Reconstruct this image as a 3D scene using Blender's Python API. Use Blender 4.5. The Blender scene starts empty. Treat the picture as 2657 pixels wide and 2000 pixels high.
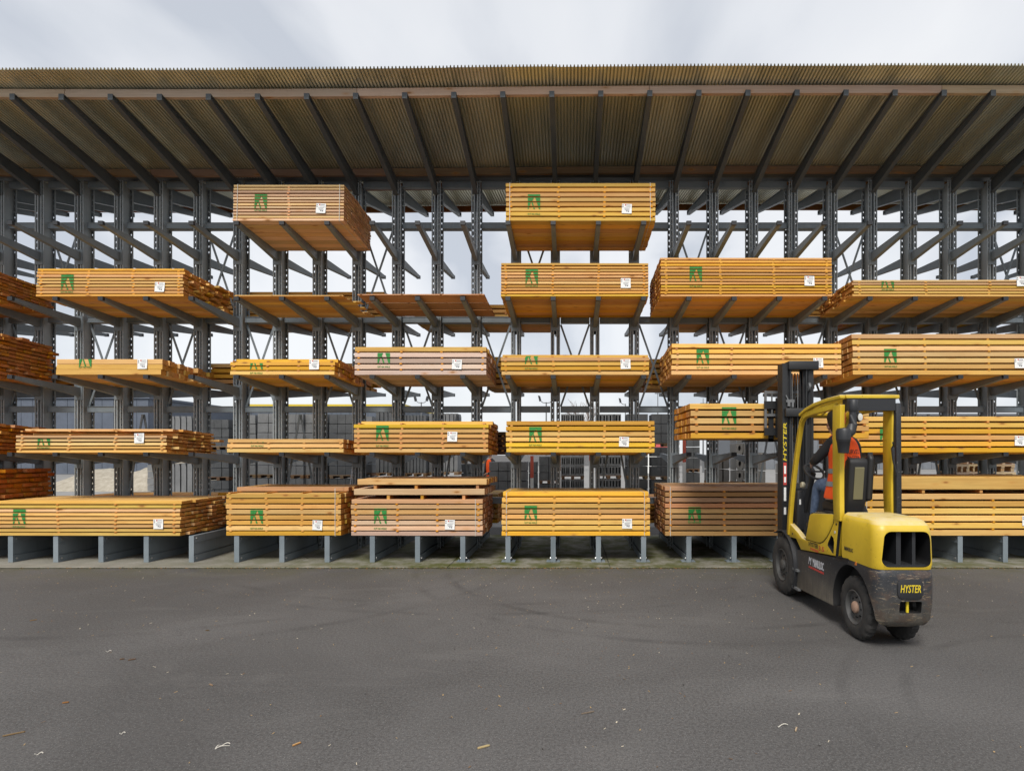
import bpy, bmesh, math, random
from mathutils import Vector, Matrix
random.seed(7)
sc = bpy.context.scene
C = sc.collection
R = math.radians

# ------------------------------------------------------------------ camera
EYE = 1.70
cam_d = bpy.data.cameras.new('camera')
cam_d.sensor_width = 36.0
cam_d.lens = 20.34
cam_d.shift_x = -0.0565
cam_d.shift_y = 0.0658
cam_d.clip_end = 900
cam = bpy.data.objects.new('camera', cam_d)
cam.location = (0, 0, EYE)
cam.rotation_euler = (R(90), 0, 0)
C.objects.link(cam)
sc.camera = cam

# ------------------------------------------------------------------ light
SUN_EL, SUN_AZ = 50.0, -14.0
wd = bpy.data.worlds.new('World')
sc.world = wd
wd.use_nodes = True
nt = wd.node_tree
nt.nodes.clear()
def wn(t, **k):
    n = nt.nodes.new(t)
    for a, b in k.items(): setattr(n, a, b)
    return n
w_out = wn('ShaderNodeOutputWorld')
w_bg = wn('ShaderNodeBackground'); w_bg.inputs['Strength'].default_value = 1.0
sky = wn('ShaderNodeTexSky'); sky.sky_type = 'NISHITA'; sky.sun_disc = False
sky.sun_elevation = R(SUN_EL); sky.sun_rotation = R(180 + SUN_AZ)
sky_s = wn('ShaderNodeVectorMath', operation='SCALE'); sky_s.inputs['Scale'].default_value = 0.10
nt.links.new(sky.outputs[0], sky_s.inputs[0])
tc = wn('ShaderNodeTexCoord')
sep = wn('ShaderNodeSeparateXYZ'); nt.links.new(tc.outputs['Generated'], sep.inputs[0])
mx = wn('ShaderNodeMath', operation='MAXIMUM'); mx.inputs[1].default_value = 0.30
nt.links.new(sep.outputs['Z'], mx.inputs[0])
dv = wn('ShaderNodeVectorMath', operation='DIVIDE')
cmb = wn('ShaderNodeCombineXYZ')
for i in range(3): nt.links.new(mx.outputs[0], cmb.inputs[i])
nt.links.new(tc.outputs['Generated'], dv.inputs[0]); nt.links.new(cmb.outputs[0], dv.inputs[1])
mp = wn('ShaderNodeMapping'); mp.inputs['Scale'].default_value = (1.25, 0.55, 1.0)
mp.inputs['Rotation'].default_value = (0, 0, R(24)); mp.inputs['Location'].default_value = (2.35, 0.4, 0.0)
nt.links.new(dv.outputs[0], mp.inputs['Vector'])
nz = wn('ShaderNodeTexNoise'); nz.inputs['Scale'].default_value = 1.15; nz.inputs['Detail'].default_value = 7
nz.inputs['Roughness'].default_value = 0.45; nz.inputs['Distortion'].default_value = 0.35
nt.links.new(mp.outputs[0], nz.inputs['Vector'])
cr = wn('ShaderNodeValToRGB')
e = cr.color_ramp.elements
e[0].position = 0.36; e[0].color = (0.258, 0.273, 0.300, 1)
e[1].position = 0.64; e[1].color = (0.405, 0.408, 0.413, 1)
m = cr.color_ramp.elements.new(0.49); m.color = (0.355, 0.363, 0.378, 1)
nt.links.new(nz.outputs['Fac'], cr.inputs[0])
mixw = wn('ShaderNodeMix', data_type='RGBA'); mixw.inputs[0].default_value = 0.93
nt.links.new(sky_s.outputs[0], mixw.inputs[6]); nt.links.new(cr.outputs[0], mixw.inputs[7])
nt.links.new(mixw.outputs[2], w_bg.inputs['Color']); nt.links.new(w_bg.outputs[0], w_out.inputs[0])

sd = bpy.data.lights.new('sun', 'SUN')
sd.energy = 1.5; sd.angle = R(20); sd.color = (1.0, 0.955, 0.88)
sun = bpy.data.objects.new('sun', sd); C.objects.link(sun)
sun.rotation_euler = (R(90 - SUN_EL), 0, R(SUN_AZ)); sun.location = (0, -10, 20)

sc.view_settings.view_transform = 'Standard'
sc.view_settings.look = 'None'
sc.view_settings.exposure = 1.22
sc.view_settings.gamma = 1.0
sc.view_settings.use_curve_mapping = False

# ------------------------------------------------------------------ helpers
F = 1250.0
def PX(x, d): return (x - 1231.0) / F * d          # a sight line to a place at depth d
def PZ(y, d): return EYE - (y - 978.0) / F * d

def mat(name, color=(.5, .5, .5), rough=.6, metal=0.0, spec=.5):
    m = bpy.data.materials.new(name); m.use_nodes = True
    b = m.node_tree.nodes['Principled BSDF']
    b.inputs['Base Color'].default_value = (*color, 1)
    b.inputs['Roughness'].default_value = rough
    b.inputs['Metallic'].default_value = metal
    b.inputs['Specular IOR Level'].default_value = spec
    return m
class NB:
    """short-hand for node graphs"""
    def __init__(s, m): s.t = m.node_tree; s.b = s.t.nodes['Principled BSDF']
    def n(s, ty, **k):
        o = s.t.nodes.new(ty)
        for a, b in k.items(): setattr(o, a, b)
        return o
    def l(s, a, b): s.t.links.new(a, b)
    def noise(s, vec, scale, detail=4, rough=.55, dist=0.0):
        o = s.n('ShaderNodeTexNoise'); o.inputs['Scale'].default_value = scale
        o.inputs['Detail'].default_value = detail; o.inputs['Roughness'].default_value = rough
        o.inputs['Distortion'].default_value = dist
        if vec is not None: s.l(vec, o.inputs['Vector'])
        return o.outputs['Fac']
    def ramp(s, fac, *stops):
        o = s.n('ShaderNodeValToRGB'); el = o.color_ramp.elements
        while len(el) < len(stops): el.new(.5)
        for q, (p, c) in zip(el, stops):
            q.position = p; q.color = (*c, 1) if not isinstance(c, float) else (c, c, c, 1)
        s.l(fac, o.inputs[0]); return o.outputs[0]
    def mix(s, fac, a, b, mode='MIX'):
        o = s.n('ShaderNodeMix', data_type='RGBA'); o.blend_type = mode
        for i, v in ((0, fac), (6, a), (7, b)):
            if isinstance(v, (int, float)): o.inputs[i].default_value = v
            elif isinstance(v, tuple): o.inputs[i].default_value = (*v, 1)
            else: s.l(v, o.inputs[i])
        return o.outputs[2]
    def math(s, op, a, b=None, clamp=False):
        o = s.n('ShaderNodeMath', operation=op); o.use_clamp = clamp
        for i, v in ((0, a), (1, b)):
            if v is None: continue
            if isinstance(v, (int, float)): o.inputs[i].default_value = v
            else: s.l(v, o.inputs[i])
        return o.outputs[0]
    def vmul(s, v, vec):
        o = s.n('ShaderNodeVectorMath', operation='MULTIPLY'); s.l(v, o.inputs[0]); o.inputs[1].default_value = vec
        return o.outputs[0]
    def bump(s, h, strength=.3, dist=.01):
        o = s.n('ShaderNodeBump'); o.inputs['Strength'].default_value = strength; o.inputs['Distance'].default_value = dist
        s.l(h, o.inputs['Height']); s.l(o.outputs[0], s.b.inputs['Normal'])
    def col(s, c): s.l(c, s.b.inputs['Base Color'])
    def pos(s): return s.n('ShaderNodeNewGeometry').outputs['Position']
    def nrm(s): return s.n('ShaderNodeNewGeometry').outputs['True Normal']

class MB:
    """collects boxes, prisms, tubes and links them as one mesh object"""
    def __init__(s): s.v = []; s.f = []; s.m = []
    def add(s, vs, fs, mi=0):
        o = len(s.v); s.v += [tuple(v) for v in vs]
        s.f += [tuple(i + o for i in f) for f in fs]; s.m += [mi] * len(fs); return s
    def box(s, x0, x1, y0, y1, z0, z1, mi=0):
        vs = [(x, y, z) for z in (z0, z1) for y in (y0, y1) for x in (x0, x1)]
        return s.add(vs, [(0, 2, 3, 1), (4, 5, 7, 6), (0, 1, 5, 4), (2, 6, 7, 3), (0, 4, 6, 2), (1, 3, 7, 5)], mi)
    def prism(s, poly, axis, a0, a1, mi=0):
        """poly: list of 2-tuples in the two other axes (x: (y,z), y: (x,z), z: (x,y))"""
        def P(p, a): return {'x': (a, p[0], p[1]), 'y': (p[0], a, p[1]), 'z': (p[0], p[1], a)}[axis]
        n = len(poly); vs = [P(p, a0) for p in poly] + [P(p, a1) for p in poly]
        fs = [tuple(range(n)), tuple(reversed(range(n, 2 * n)))] + [(i, i + n, (i + 1) % n + n, (i + 1) % n) for i in range(n)]
        return s.add(vs, fs, mi)
    def tube(s, path, r, n=8, mi=0, sx=1.0):
        path = [Vector(p) for p in path]; rr = r if isinstance(r, (list, tuple)) else [r] * len(path)
        vs = []; up = Vector((0.13, 0.21, 0.97)).normalized()
        for i, p in enumerate(path):
            t = (path[min(i + 1, len(path) - 1)] - path[max(i - 1, 0)]).normalized()
            a = t.cross(up)
            if a.length < 1e-3: a = t.cross(Vector((1, 0, 0)))
            a.normalize(); b = t.cross(a)
            for k in range(n):
                q = 2 * math.pi * k / n; o = (a * math.cos(q) + b * math.sin(q)) * rr[i]
                vs.append((p.x + o.x * sx, p.y + o.y, p.z + o.z))
        fs = [(i * n + k, i * n + (k + 1) % n, (i + 1) * n + (k + 1) % n, (i + 1) * n + k) for i in range(len(path) - 1) for k in range(n)]
        fs += [tuple(reversed(range(n))), tuple(range((len(path) - 1) * n, len(path) * n))]
        return s.add(vs, fs, mi)
    def bar(s, p, q, w, h, mi=0):
        """square bar from p to q"""
        p, q = Vector(p), Vector(q); t = (q - p).normalized()
        a = t.cross(Vector((0, 0, 1)));
        if a.length < 1e-3: a = Vector((1, 0, 0))
        a.normalize(); b = a.cross(t)
        vs = [tuple(c + a * sa * w / 2 + b * sb * h / 2) for c in (p, q) for sa, sb in ((-1, -1), (1, -1), (1, 1), (-1, 1))]
        return s.add(vs, [(3, 2, 1, 0), (4, 5, 6, 7), (0, 1, 5, 4), (1, 2, 6, 5), (2, 3, 7, 6), (3, 0, 4, 7)], mi)
    def lathe(s, prof, c, axis='x', n=32, mi=0, mod=None, sx=1.0):
        """prof: (along axis, radius)"""
        vs = []
        for k in range(n):
            q = 2 * math.pi * k / n
            for i, (a, r) in enumerate(prof):
                r2 = r + (mod(i, k) if mod else 0)
                u, w = r2 * math.cos(q), r2 * math.sin(q)
                vs.append({'x': (c[0] + a, c[1] + u, c[2] + w), 'y': (c[0] + u * sx, c[1] + a, c[2] + w), 'z': (c[0] + u * sx, c[1] + w, c[2] + a)}[axis])
        m_ = len(prof)
        fs = [(k * m_ + i, k * m_ + i + 1, ((k + 1) % n) * m_ + i + 1, ((k + 1) % n) * m_ + i) for k in range(n) for i in range(m_ - 1)]
        return s.add(vs, fs, mi)
    def mesh(s, name, mats, smooth=None, fix=True):
        me = bpy.data.meshes.new(name); me.from_pydata(s.v, [], s.f)
        for m_ in (mats if isinstance(mats, (list, tuple)) else [mats]): me.materials.append(m_)
        me.polygons.foreach_set('material_index', s.m)
        if fix:
            bm = bmesh.new(); bm.from_mesh(me); bmesh.ops.recalc_face_normals(bm, faces=bm.faces); bm.to_mesh(me); bm.free()
        if smooth is not None:
            me.polygons.foreach_set('use_smooth', [True] * len(me.polygons)); me.set_sharp_from_angle(angle=R(smooth))
        me.update(); return me
    def build(s, name, mats, parent=None, smooth=None, loc=None):
        return link(name, s.mesh(name, mats, smooth), parent, loc)
def link(name, me, parent=None, loc=None):
    o = bpy.data.objects.new(name, me); C.objects.link(o)
    if parent is not None: o.parent = parent
    if loc is not None: o.location = loc
    return o
def tag(o, label=None, cat=None, group=None, kind=None):
    if label: o['label'] = label
    if cat: o['category'] = cat
    if group: o['group'] = group
    if kind: o['kind'] = kind
    return o
def empty(name, loc=(0, 0, 0), label=None, cat=None, group=None):
    o = bpy.data.objects.new(name, None); o.empty_display_size = .2; C.objects.link(o); o.location = loc
    return tag(o, label, cat, group)
def bevel(o, w, seg=2, ang=35, smooth=40):
    """bake a bevel into the mesh"""
    md = o.modifiers.new('b', 'BEVEL'); md.width = w; md.segments = seg; md.limit_method = 'ANGLE'; md.angle_limit = R(ang)
    return bake(o, smooth)
def bake(o, smooth=40):
    dg = bpy.context.evaluated_depsgraph_get(); dg.update()
    me = bpy.data.meshes.new_from_object(o.evaluated_get(dg), depsgraph=dg)
    o.modifiers.clear(); old = o.data; o.data = me; me.name = old.name
    if smooth is not None:
        me.polygons.foreach_set('use_smooth', [True] * len(me.polygons)); me.set_sharp_from_angle(angle=R(smooth))
    return o
def cut(o, cutter_mb, mats):
    """carve a hollow; the walls of the hollow take the cutter's material"""
    k = cutter_mb.build('cutter', mats)
    md = o.modifiers.new('c', 'BOOLEAN'); md.operation = 'DIFFERENCE'; md.object = k; md.solver = 'EXACT'
    try: md.material_mode = 'TRANSFER'
    except Exception: pass
    bake(o); me = k.data; bpy.data.objects.remove(k); bpy.data.meshes.remove(me); return o
_tx = {}
def text_obj(body, name, m, parent, origin, u, v, width, height, shear=0.0, thick=.0015):
    """lettering lying in the plane (u, v) with its lower left corner at origin"""
    key = (body, shear)
    if key not in _tx:
        cu = bpy.data.curves.new('t', 'FONT'); cu.body = body; cu.size = 1; cu.extrude = .004; cu.resolution_u = 2; cu.shear = shear; cu.offset = .012
        o = bpy.data.objects.new('t', cu); C.objects.link(o)
        dg = bpy.context.evaluated_depsgraph_get(); dg.update()
        me = bpy.data.meshes.new_from_object(o.evaluated_get(dg), depsgraph=dg)
        bpy.data.objects.remove(o)
        _tx[key] = ([v_.co.copy() for v_ in me.vertices], [tuple(p.vertices) for p in me.polygons])
    vs, fs = _tx[key]
    x0 = min(a.x for a in vs); x1 = max(a.x for a in vs); y0 = min(a.y for a in vs); y1 = max(a.y for a in vs)
    u, v, origin = Vector(u), Vector(v), Vector(origin); w = u.cross(v)
    mb = MB(); mb.add([origin + u * ((a.x - x0) / (x1 - x0) * width) + v * ((a.y - y0) / (y1 - y0) * height) + w * (thick if a.z > 0 else 0) for a in vs], fs)
    return mb.build(name, m, parent)

# ------------------------------------------------------------------ materials
def m_asphalt():
    m = mat('asphalt', rough=.86, spec=.25); k = NB(m); p = k.pos()
    big = k.noise(p, .55, 5, .6, .6); mid = k.noise(k.vmul(p, (1, 1.25, 1)), 1.7, 7, .72, 1.2); fine = k.noise(p, 48, 4, .75); grit = k.noise(p, 120, 2, .6)
    c = k.ramp(big, (.3, (.062, .059, .058)), (.55, (.086, .082, .081)), (.75, (.104, .099, .097)))
    c = k.mix(k.ramp(mid, (.52, 0.0), (.70, .42)), c, (.046, .043, .042))
    c = k.mix(k.math('MULTIPLY', k.ramp(fine, (.40, 0.0), (.60, 1.0)), .75), c, (.140, .136, .134))
    patch = k.noise(p, .22, 4, .5, .8); c = k.mix(k.ramp(patch, (.40, .38), (.56, 0.0)), c, (.040, .0385, .038)); c = k.mix(k.ramp(k.noise(k.vmul(p, (.5, 1.4, 1)), 1.0, 6, .7, .6), (.54, 0.0), (.72, .30)), c, (.165, .158, .152))
    c = k.mix(k.ramp(grit, (.62, 0.0), (.70, .85)), c, (.24, .235, .23))
    c = k.mix(k.ramp(grit, (.30, .8), (.40, 0.0)), c, (.028, .027, .027))
    # sweeping tyre marks: pairs of worn arcs left by turning trucks
    sp = k.n('ShaderNodeSeparateXYZ'); k.l(p, sp.inputs[0]); brk = k.ramp(k.noise(p, 1.1, 5, .65), (.44, 0.0), (.62, 1.0)); scuff = k.noise(p, 26, 4, .7)
    for (cx_, cy_, rr_, w_, a_) in ((1.5, 8.9, 3.3, .07, .42), (1.5, 8.9, 3.75, .07, .36), (-5.2, 9.4, 4.1, .08, .36), (-5.2, 9.4, 4.6, .08, .32), (4.4, 3.2, 2.2, .06, .34), (4.4, 3.2, 2.62, .06, .30), (-1.0, 12.6, 6.1, .07, .30), (-1.0, 12.6, 6.5, .07, .28)):
        dx = k.math('SUBTRACT', sp.outputs['X'], cx_); dy = k.math('SUBTRACT', sp.outputs['Y'], cy_)
        dd = k.math('SQRT', k.math('ADD', k.math('MULTIPLY', dx, dx), k.math('MULTIPLY', dy, dy)))
        q = k.math('DIVIDE', k.math('ABSOLUTE', k.math('SUBTRACT', dd, rr_)), w_)
        f = k.math('MULTIPLY', k.math('MULTIPLY', k.ramp(q, (.35, 1.0), (1.0, 0.0)), brk), k.math('MULTIPLY', k.ramp(scuff, (.35, .5), (.6, 1.0)), a_))
        c = k.mix(f, c, (.026, .025, .025))
    # oil spots
    vo = k.n('ShaderNodeTexVoronoi'); vo.inputs['Scale'].default_value = .85; k.l(p, vo.inputs['Vector'])
    c = k.mix(k.math('MULTIPLY', k.ramp(k.math('ADD', vo.outputs['Distance'], k.math('MULTIPLY', k.noise(p, 5, 4), .12)), (.10, .6), (.20, 0.0)), brk), c, (.030, .029, .029))
    # greenish film near the concrete apron
    sy = k.n('ShaderNodeSeparateXYZ'); k.l(p, sy.inputs[0])
    near = k.ramp(k.math('MULTIPLY', k.math('ABSOLUTE', k.math('SUBTRACT', sy.outputs['Y'], 8.54)), 1.0), (0.0, 1.0), (.55, .35), (1.0, 0.0))
    c = k.mix(k.math('MULTIPLY', near, k.ramp(k.noise(p, 1.3, 6, .7), (.38, 0.0), (.62, .8))), c, (.085, .082, .045))
    k.col(c); k.bump(k.math('ADD', k.math('MULTIPLY', fine, .5), grit), .45, .006)
    rr = k.ramp(big, (.3, .78), (.7, .9)); k.l(rr, k.b.inputs['Roughness'])
    return m
def m_concrete(name, a, b, moss=0.0, scale=1.0):
    m = mat(name, rough=.88, spec=.25); k = NB(m); p = k.pos()
    n1 = k.noise(p, 1.7 * scale, 6, .65, .3); n2 = k.noise(p, 40 * scale, 3, .7)
    c = k.ramp(n1, (.3, a), (.7, b)); c = k.mix(k.math('MULTIPLY', k.ramp(n2, (.35, 0.0), (.7, 1.0)), .35), c, tuple(x * .55 for x in a))
    if moss: 
        sy = k.n('ShaderNodeSeparateXYZ'); k.l(p, sy.inputs[0])
        xm = k.ramp(k.math('ADD', k.math('MULTIPLY', sy.outputs['X'], .06), .6), (.18, .12), (.5, 1.0), (.95, .75))
        f = k.math('MULTIPLY', k.math('MULTIPLY', xm, k.ramp(k.noise(p, 2.6, 6, .7), (.36, 0.0), (.58, 1.0))), moss)
        c = k.mix(f, c, (.072, .078, .018))
    k.col(c); k.bump(n2, .3, .006); return m
def m_wood():
    m = mat('timber', rough=.72, spec=.3); k = NB(m)
    oi = k.n('ShaderNodeObjectInfo'); p = k.pos()
    off = k.n('ShaderNodeVectorMath', operation='ADD'); k.l(p, off.inputs[0])
    cb = k.n('ShaderNodeCombineXYZ')
    for i, f in enumerate((53.0, 17.0, 31.0)): k.l(k.math('MULTIPLY', oi.outputs['Random'], f), cb.inputs[i])
    k.l(cb.outputs[0], off.inputs[1]); q = off.outputs[0]
    g = k.noise(k.vmul(q, (1.6, 34, 46)), 1.0, 5, .6, .6); g2 = k.noise(k.vmul(q, (.7, 3, 3)), 1.0, 4, .6)
    base = oi.outputs['Color']
    hs = k.n('ShaderNodeHueSaturation'); k.l(base, hs.inputs['Color'])
    k.l(k.math('ADD', k.math('MULTIPLY', oi.outputs['Random'], .44), .76), hs.inputs['Value'])
    k.l(k.math('ADD', k.math('MULTIPLY', k.math('FRACT', k.math('MULTIPLY', oi.outputs['Random'], 7.31)), .26), .86), hs.inputs['Saturation'])
    k.l(k.math('ADD', k.math('MULTIPLY', k.math('FRACT', k.math('MULTIPLY', oi.outputs['Random'], 3.7)), .030), .486), hs.inputs['Hue'])
    c = hs.outputs[0]
    c = k.mix(k.ramp(g, (.35, .40), (.62, 0.0)), c, (.60, .55, .50), 'MULTIPLY')
    c = k.mix(k.ramp(g2, (.40, .34), (.62, 0.0)), c, (.86, .66, .52), 'MULTIPLY')
    vo = k.n('ShaderNodeTexVoronoi'); vo.inputs['Scale'].default_value = 1.0; k.l(k.vmul(q, (2.6, 7.5, 7.5)), vo.inputs['Vector'])
    c = k.mix(k.ramp(vo.outputs['Distance'], (.060, .9), (.13, 0.0)), c, (.11, .040, .014))
    c = k.mix(k.ramp(vo.outputs['Distance'], (.10, .45), (.26, 0.0)), c, (.50, .22, .05))
    sx = k.n('ShaderNodeSeparateXYZ'); k.l(k.nrm(), sx.inputs[0])
    endf = k.ramp(k.math('ABSOLUTE', sx.outputs['X']), (.6, 0.0), (.8, 1.0))
    er = k.noise(k.vmul(q, (1, 26, 26)), 1.0, 4, .6, 1.2)
    ec = k.mix(1.0, c, k.ramp(er, (.32, (.62, .40, .22)), (.66, (.98, .74, .52))), 'MULTIPLY')
    c = k.mix(endf, c, ec)
    k.col(c); k.bump(g, .18, .004); return m
def m_steel(name, a, b, rough=.48):
    m = mat(name, rough=rough, spec=.45); k = NB(m); p = k.pos()
    n = k.noise(p, 1.6, 5, .6); s_ = k.noise(k.vmul(p, (14, 14, 1.2)), 1.0, 4, .6)
    c = k.ramp(n, (.3, a), (.7, b)); c = k.mix(k.ramp(s_, (.56, 0.0), (.75, .35)), c, tuple(x * .6 for x in a))
    k.col(c); k.l(k.ramp(n, (.3, rough - .08), (.7, rough + .1)), k.b.inputs['Roughness']); return m
M = {}
M['asphalt'] = m_asphalt()
M['apron'] = m_concrete('apron_concrete', (.20, .19, .165), (.30, .285, .25), 1.0)
M['yard'] = m_concrete('yard_concrete', (.20, .197, .193), (.29, .285, .278))
M['block'] = m_concrete('block_concrete', (.17, .175, .18), (.26, .265, .27), 0, 1.5)
M['block_dark'] = m_concrete('block_dark', (.085, .090, .095), (.15, .155, .162), 0, 1.5)
M['block_light'] = m_concrete('block_light', (.22, .21, .195), (.33, .315, .29), 0, 1.5)
M['wood'] = m_wood()
M['steel'] = m_steel('rack_steel', (.140, .170, .192), (.220, .255, .280))
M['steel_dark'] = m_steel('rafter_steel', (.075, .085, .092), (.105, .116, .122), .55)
M['upright'] = m_steel('upright_steel', (.260, .295, .315), (.370, .408, .428))
M['bolt'] = mat('zinc_bolt', (.5, .5, .5), .35, .8)
def m_roof():
    m = mat('galvanised_sheet', rough=.33, metal=.60); k = NB(m); p = k.pos()
    n = k.noise(k.vmul(p, (2.5, .35, .35)), 1.0, 4, .6); n2 = k.noise(p, .6, 3)
    c = k.ramp(n, (.32, (.46, .47, .39)), (.68, (.72, .72, .60)))
    c = k.mix(k.ramp(n2, (.4, 0.0), (.7, .5)), c, (.72, .66, .40)); k.col(c); return m
M['roof'] = m_roof()
M['white'] = mat('white_paper', (.80, .80, .78), .7)
M['ink'] = mat('dark_print', (.09, .09, .11), .7)
M['redink'] = mat('red_print', (.50, .05, .04), .6)
M['strap'] = mat('white_strap', (.55, .52, .46), .5)
M['rubber'] = mat('rubber', (.022, .022, .023), .82, 0, .3)
M['plastic'] = mat('black_plastic', (.020, .021, .024), .48)
def m_green():
    m = mat('green_stencil_paint', (.012, .20, .030), .75); k = NB(m)
    n = k.noise(k.vmul(k.pos(), (30, 30, 60)), 1.0, 4, .7)
    k.col(k.ramp(n, (.3, (.010, .17, .026)), (.75, (.045, .27, .05)))); return m
M['green'] = m_green()
# ------------------------------------------------------------------ the setting
g = MB()
g.add([(-260, -40, 0), (260, -40, 0), (260, 420, 0), (-260, 420, 0)], [(0, 1, 2, 3)])
tag(g.build('ground', M['asphalt']), kind='structure')
y_ = MB(); y_.add([(-70, 13.2, .006), (70, 13.2, .006), (70, 75, .006), (-70, 75, .006)], [(0, 1, 2, 3)])
tag(y_.build('yard_paving', M['yard']), kind='structure')
ap = MB()
for i in range(12):                      # apron cast in bays with open joints
    xa = -16.2 + i * 2.4
    ap.box(xa, xa + 2.388, 8.545, 11.9, -.05, .02)
apo = tag(ap.build('concrete_apron', M['apron']), kind='structure'); bevel(apo, .006, 1)
M['soil'] = m_concrete('joint_soil', (.022, .020, .012), (.060, .052, .026), 0, 6)
jt = MB(); rj_ = random.Random(8); nj = 260
for i in range(nj + 1):
    x = -16 + 29 * i / nj; jt.v += [(x, 8.515 + rj_.uniform(-.014, .008), .0035), (x, 8.5445, .0035)]
for i in range(nj): jt.f.append((2 * i, 2 * i + 2, 2 * i + 3, 2 * i + 1)); jt.m.append(0)
tag(jt.build('apron_joint', M['soil']), kind='structure')
# moss and crumbs caught along the apron's edge
ms = MB(); rm = random.Random(3)
for i in range(5200):
    x = rm.uniform(-12, 11); t = min(1, max(.15, (x + 9) / 8)) if x < 0 else 1
    if rm.random() > t: continue
    y = 8.535 + rm.gauss(0, .012) - abs(rm.gauss(0, .016)); s_ = rm.uniform(.006, .018)
    ms.add([(x - s_, y, .001), (x + s_, y - s_ * .3, .001), (x + s_ * .2, y + s_, .001), (x, y, s_ * rm.uniform(.5, 1.1))], [(0, 1, 3), (1, 2, 3), (2, 0, 3)], 0 if rm.random() < .8 else 1)
M['moss'] = mat('moss', (.040, .038, .014), .95); M['crumb'] = mat('bark_crumb', (.20, .10, .03), .9)
tag(ms.build('moss', [M['moss'], M['crumb']]), 'moss and bark crumbs along the apron edge', 'moss', kind='stuff')

# ------------------------------------------------------------------ the cantilever rack
S = .695
KS = list(range(-16, 15))
def XK(k): return -.256 + S * k
Y_TIP, Y_COL, Y_BACK = 8.89, 10.13, 10.37
Y_MID = (Y_COL + Y_BACK) / 2
TIERS = [5.256, 4.097, 2.895, 1.705]
rack = empty('cantilever_rack', (0, Y_MID, 0), 'long double-sided grey steel cantilever rack stacked with timber', 'rack')
def rk(name, mb, m, smooth=None): 
    return mb.build(name, m, rack, smooth, (0, -Y_MID, 0))
def perf(mb, xa, xb, y, t, z0, z1, pitch, hw, hh):
    """perforated strip facing y, with real holes through its thickness"""
    z = z0; xm = (xa + xb) / 2
    while z < z1 - 1e-6:
        zt = min(z + pitch, z1); zm = (z + zt) / 2
        o = [(xa, z), (xm, z), (xb, z), (xb, zm), (xb, zt), (xm, zt), (xa, zt), (xa, zm)]
        q = .6; i_ = [(xm - hw * q, zm - hh * q), (xm, zm - hh), (xm + hw * q, zm - hh * q), (xm + hw, zm), (xm + hw * q, zm + hh * q), (xm, zm + hh), (xm - hw * q, zm + hh * q), (xm - hw, zm)]
        vs = [(a, y, b) for a, b in o + i_] + [(a, y + t, b) for a, b in o + i_]
        fs = []
        for j in range(8):
            j2 = (j + 1) % 8
            fs += [(j, j2, 8 + j2, 8 + j), (16 + j2, 16 + j, 24 + j, 24 + j2), (8 + j, 8 + j2, 24 + j2, 24 + j)]
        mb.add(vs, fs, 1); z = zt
H_COL = 6.47
cm = MB()
GAP, FW, PIT = .020, .060, .1033
for sgn in (-1, 1):
    xw = sgn * GAP
    a, b = sorted((xw, xw + sgn * .007)); cm.box(a, b, Y_COL + .006, Y_BACK - .006, .03, H_COL)
    for yf, yt in ((Y_COL, .006), (Y_BACK, -.006)):
        x0, x1, x2, x3 = xw, xw + sgn * .016, xw + sgn * .044, xw + sgn * FW
        dy = .010 if yt > 0 else -.010
        for p, q in ((x0, x1), (x2, x3)):
            p, q = sorted((p, q)); ya, yb = sorted((yf, yf + yt)); cm.box(p, q, ya, yb, .03, H_COL)
        p, q = sorted((x1, x2))
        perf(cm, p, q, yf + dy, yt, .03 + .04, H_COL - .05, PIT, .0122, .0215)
        for xx in (x1, x2):
            ya, yb = sorted((yf + yt, yf + dy + yt)); cm.box(xx - .002, xx + .002, ya, yb, .03, H_COL)
col_mesh = cm.mesh('upright', [M['upright'], M['steel_dark']])  # perforated strips take darker steel, so recess shade is put into the colour
# arm: tapered box arm, its bearing face falling 50 mm towards the upright
def arm_mesh(sgn):
    mb = MB(); L = Y_COL - Y_TIP; hw = .033; dz = -.050
    y0, y1 = 0.0, sgn * L
    top0, top1, b0, b1 = 0.0, dz, -.050, dz - .152
    # two webs, top and bottom plates
    for x0, x1 in ((-hw, -hw + .008), (hw - .008, hw)):
        mb.prism([(y0, top0 - .007), (y0, b0 + .007), (y1, b1 + .007), (y1, top1 - .007)], 'x', x0, x1)
    mb.prism([(y0, top0), (y0, top0 - .008), (y1, top1 - .008), (y1, top1)], 'x', -hw - .002, hw + .002)
    mb.prism([(y0, b0 + .007), (y0, b0), (y1, b1), (y1, b1 + .007)], 'x', -hw - .002, hw + .002)
    a, b = sorted((y1 - sgn * .012, y1 + sgn * -.001)); mb.box(-.070, .070, a, b, dz - .215, dz + .045)
    return mb.mesh('arm', M['steel'])
arm_f, arm_b = arm_mesh(1), arm_mesh(-1)
cap = MB(); cap.box(-.0375, .0375, -.014, .030, -.056, .004)
cap_mesh = cap.mesh('arm_cap', M['plastic'])
capb = MB(); capb.box(-.0375, .0375, -.030, .014, -.056, .004)
capb_mesh = capb.mesh('arm_cap', M['plastic'])
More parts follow.
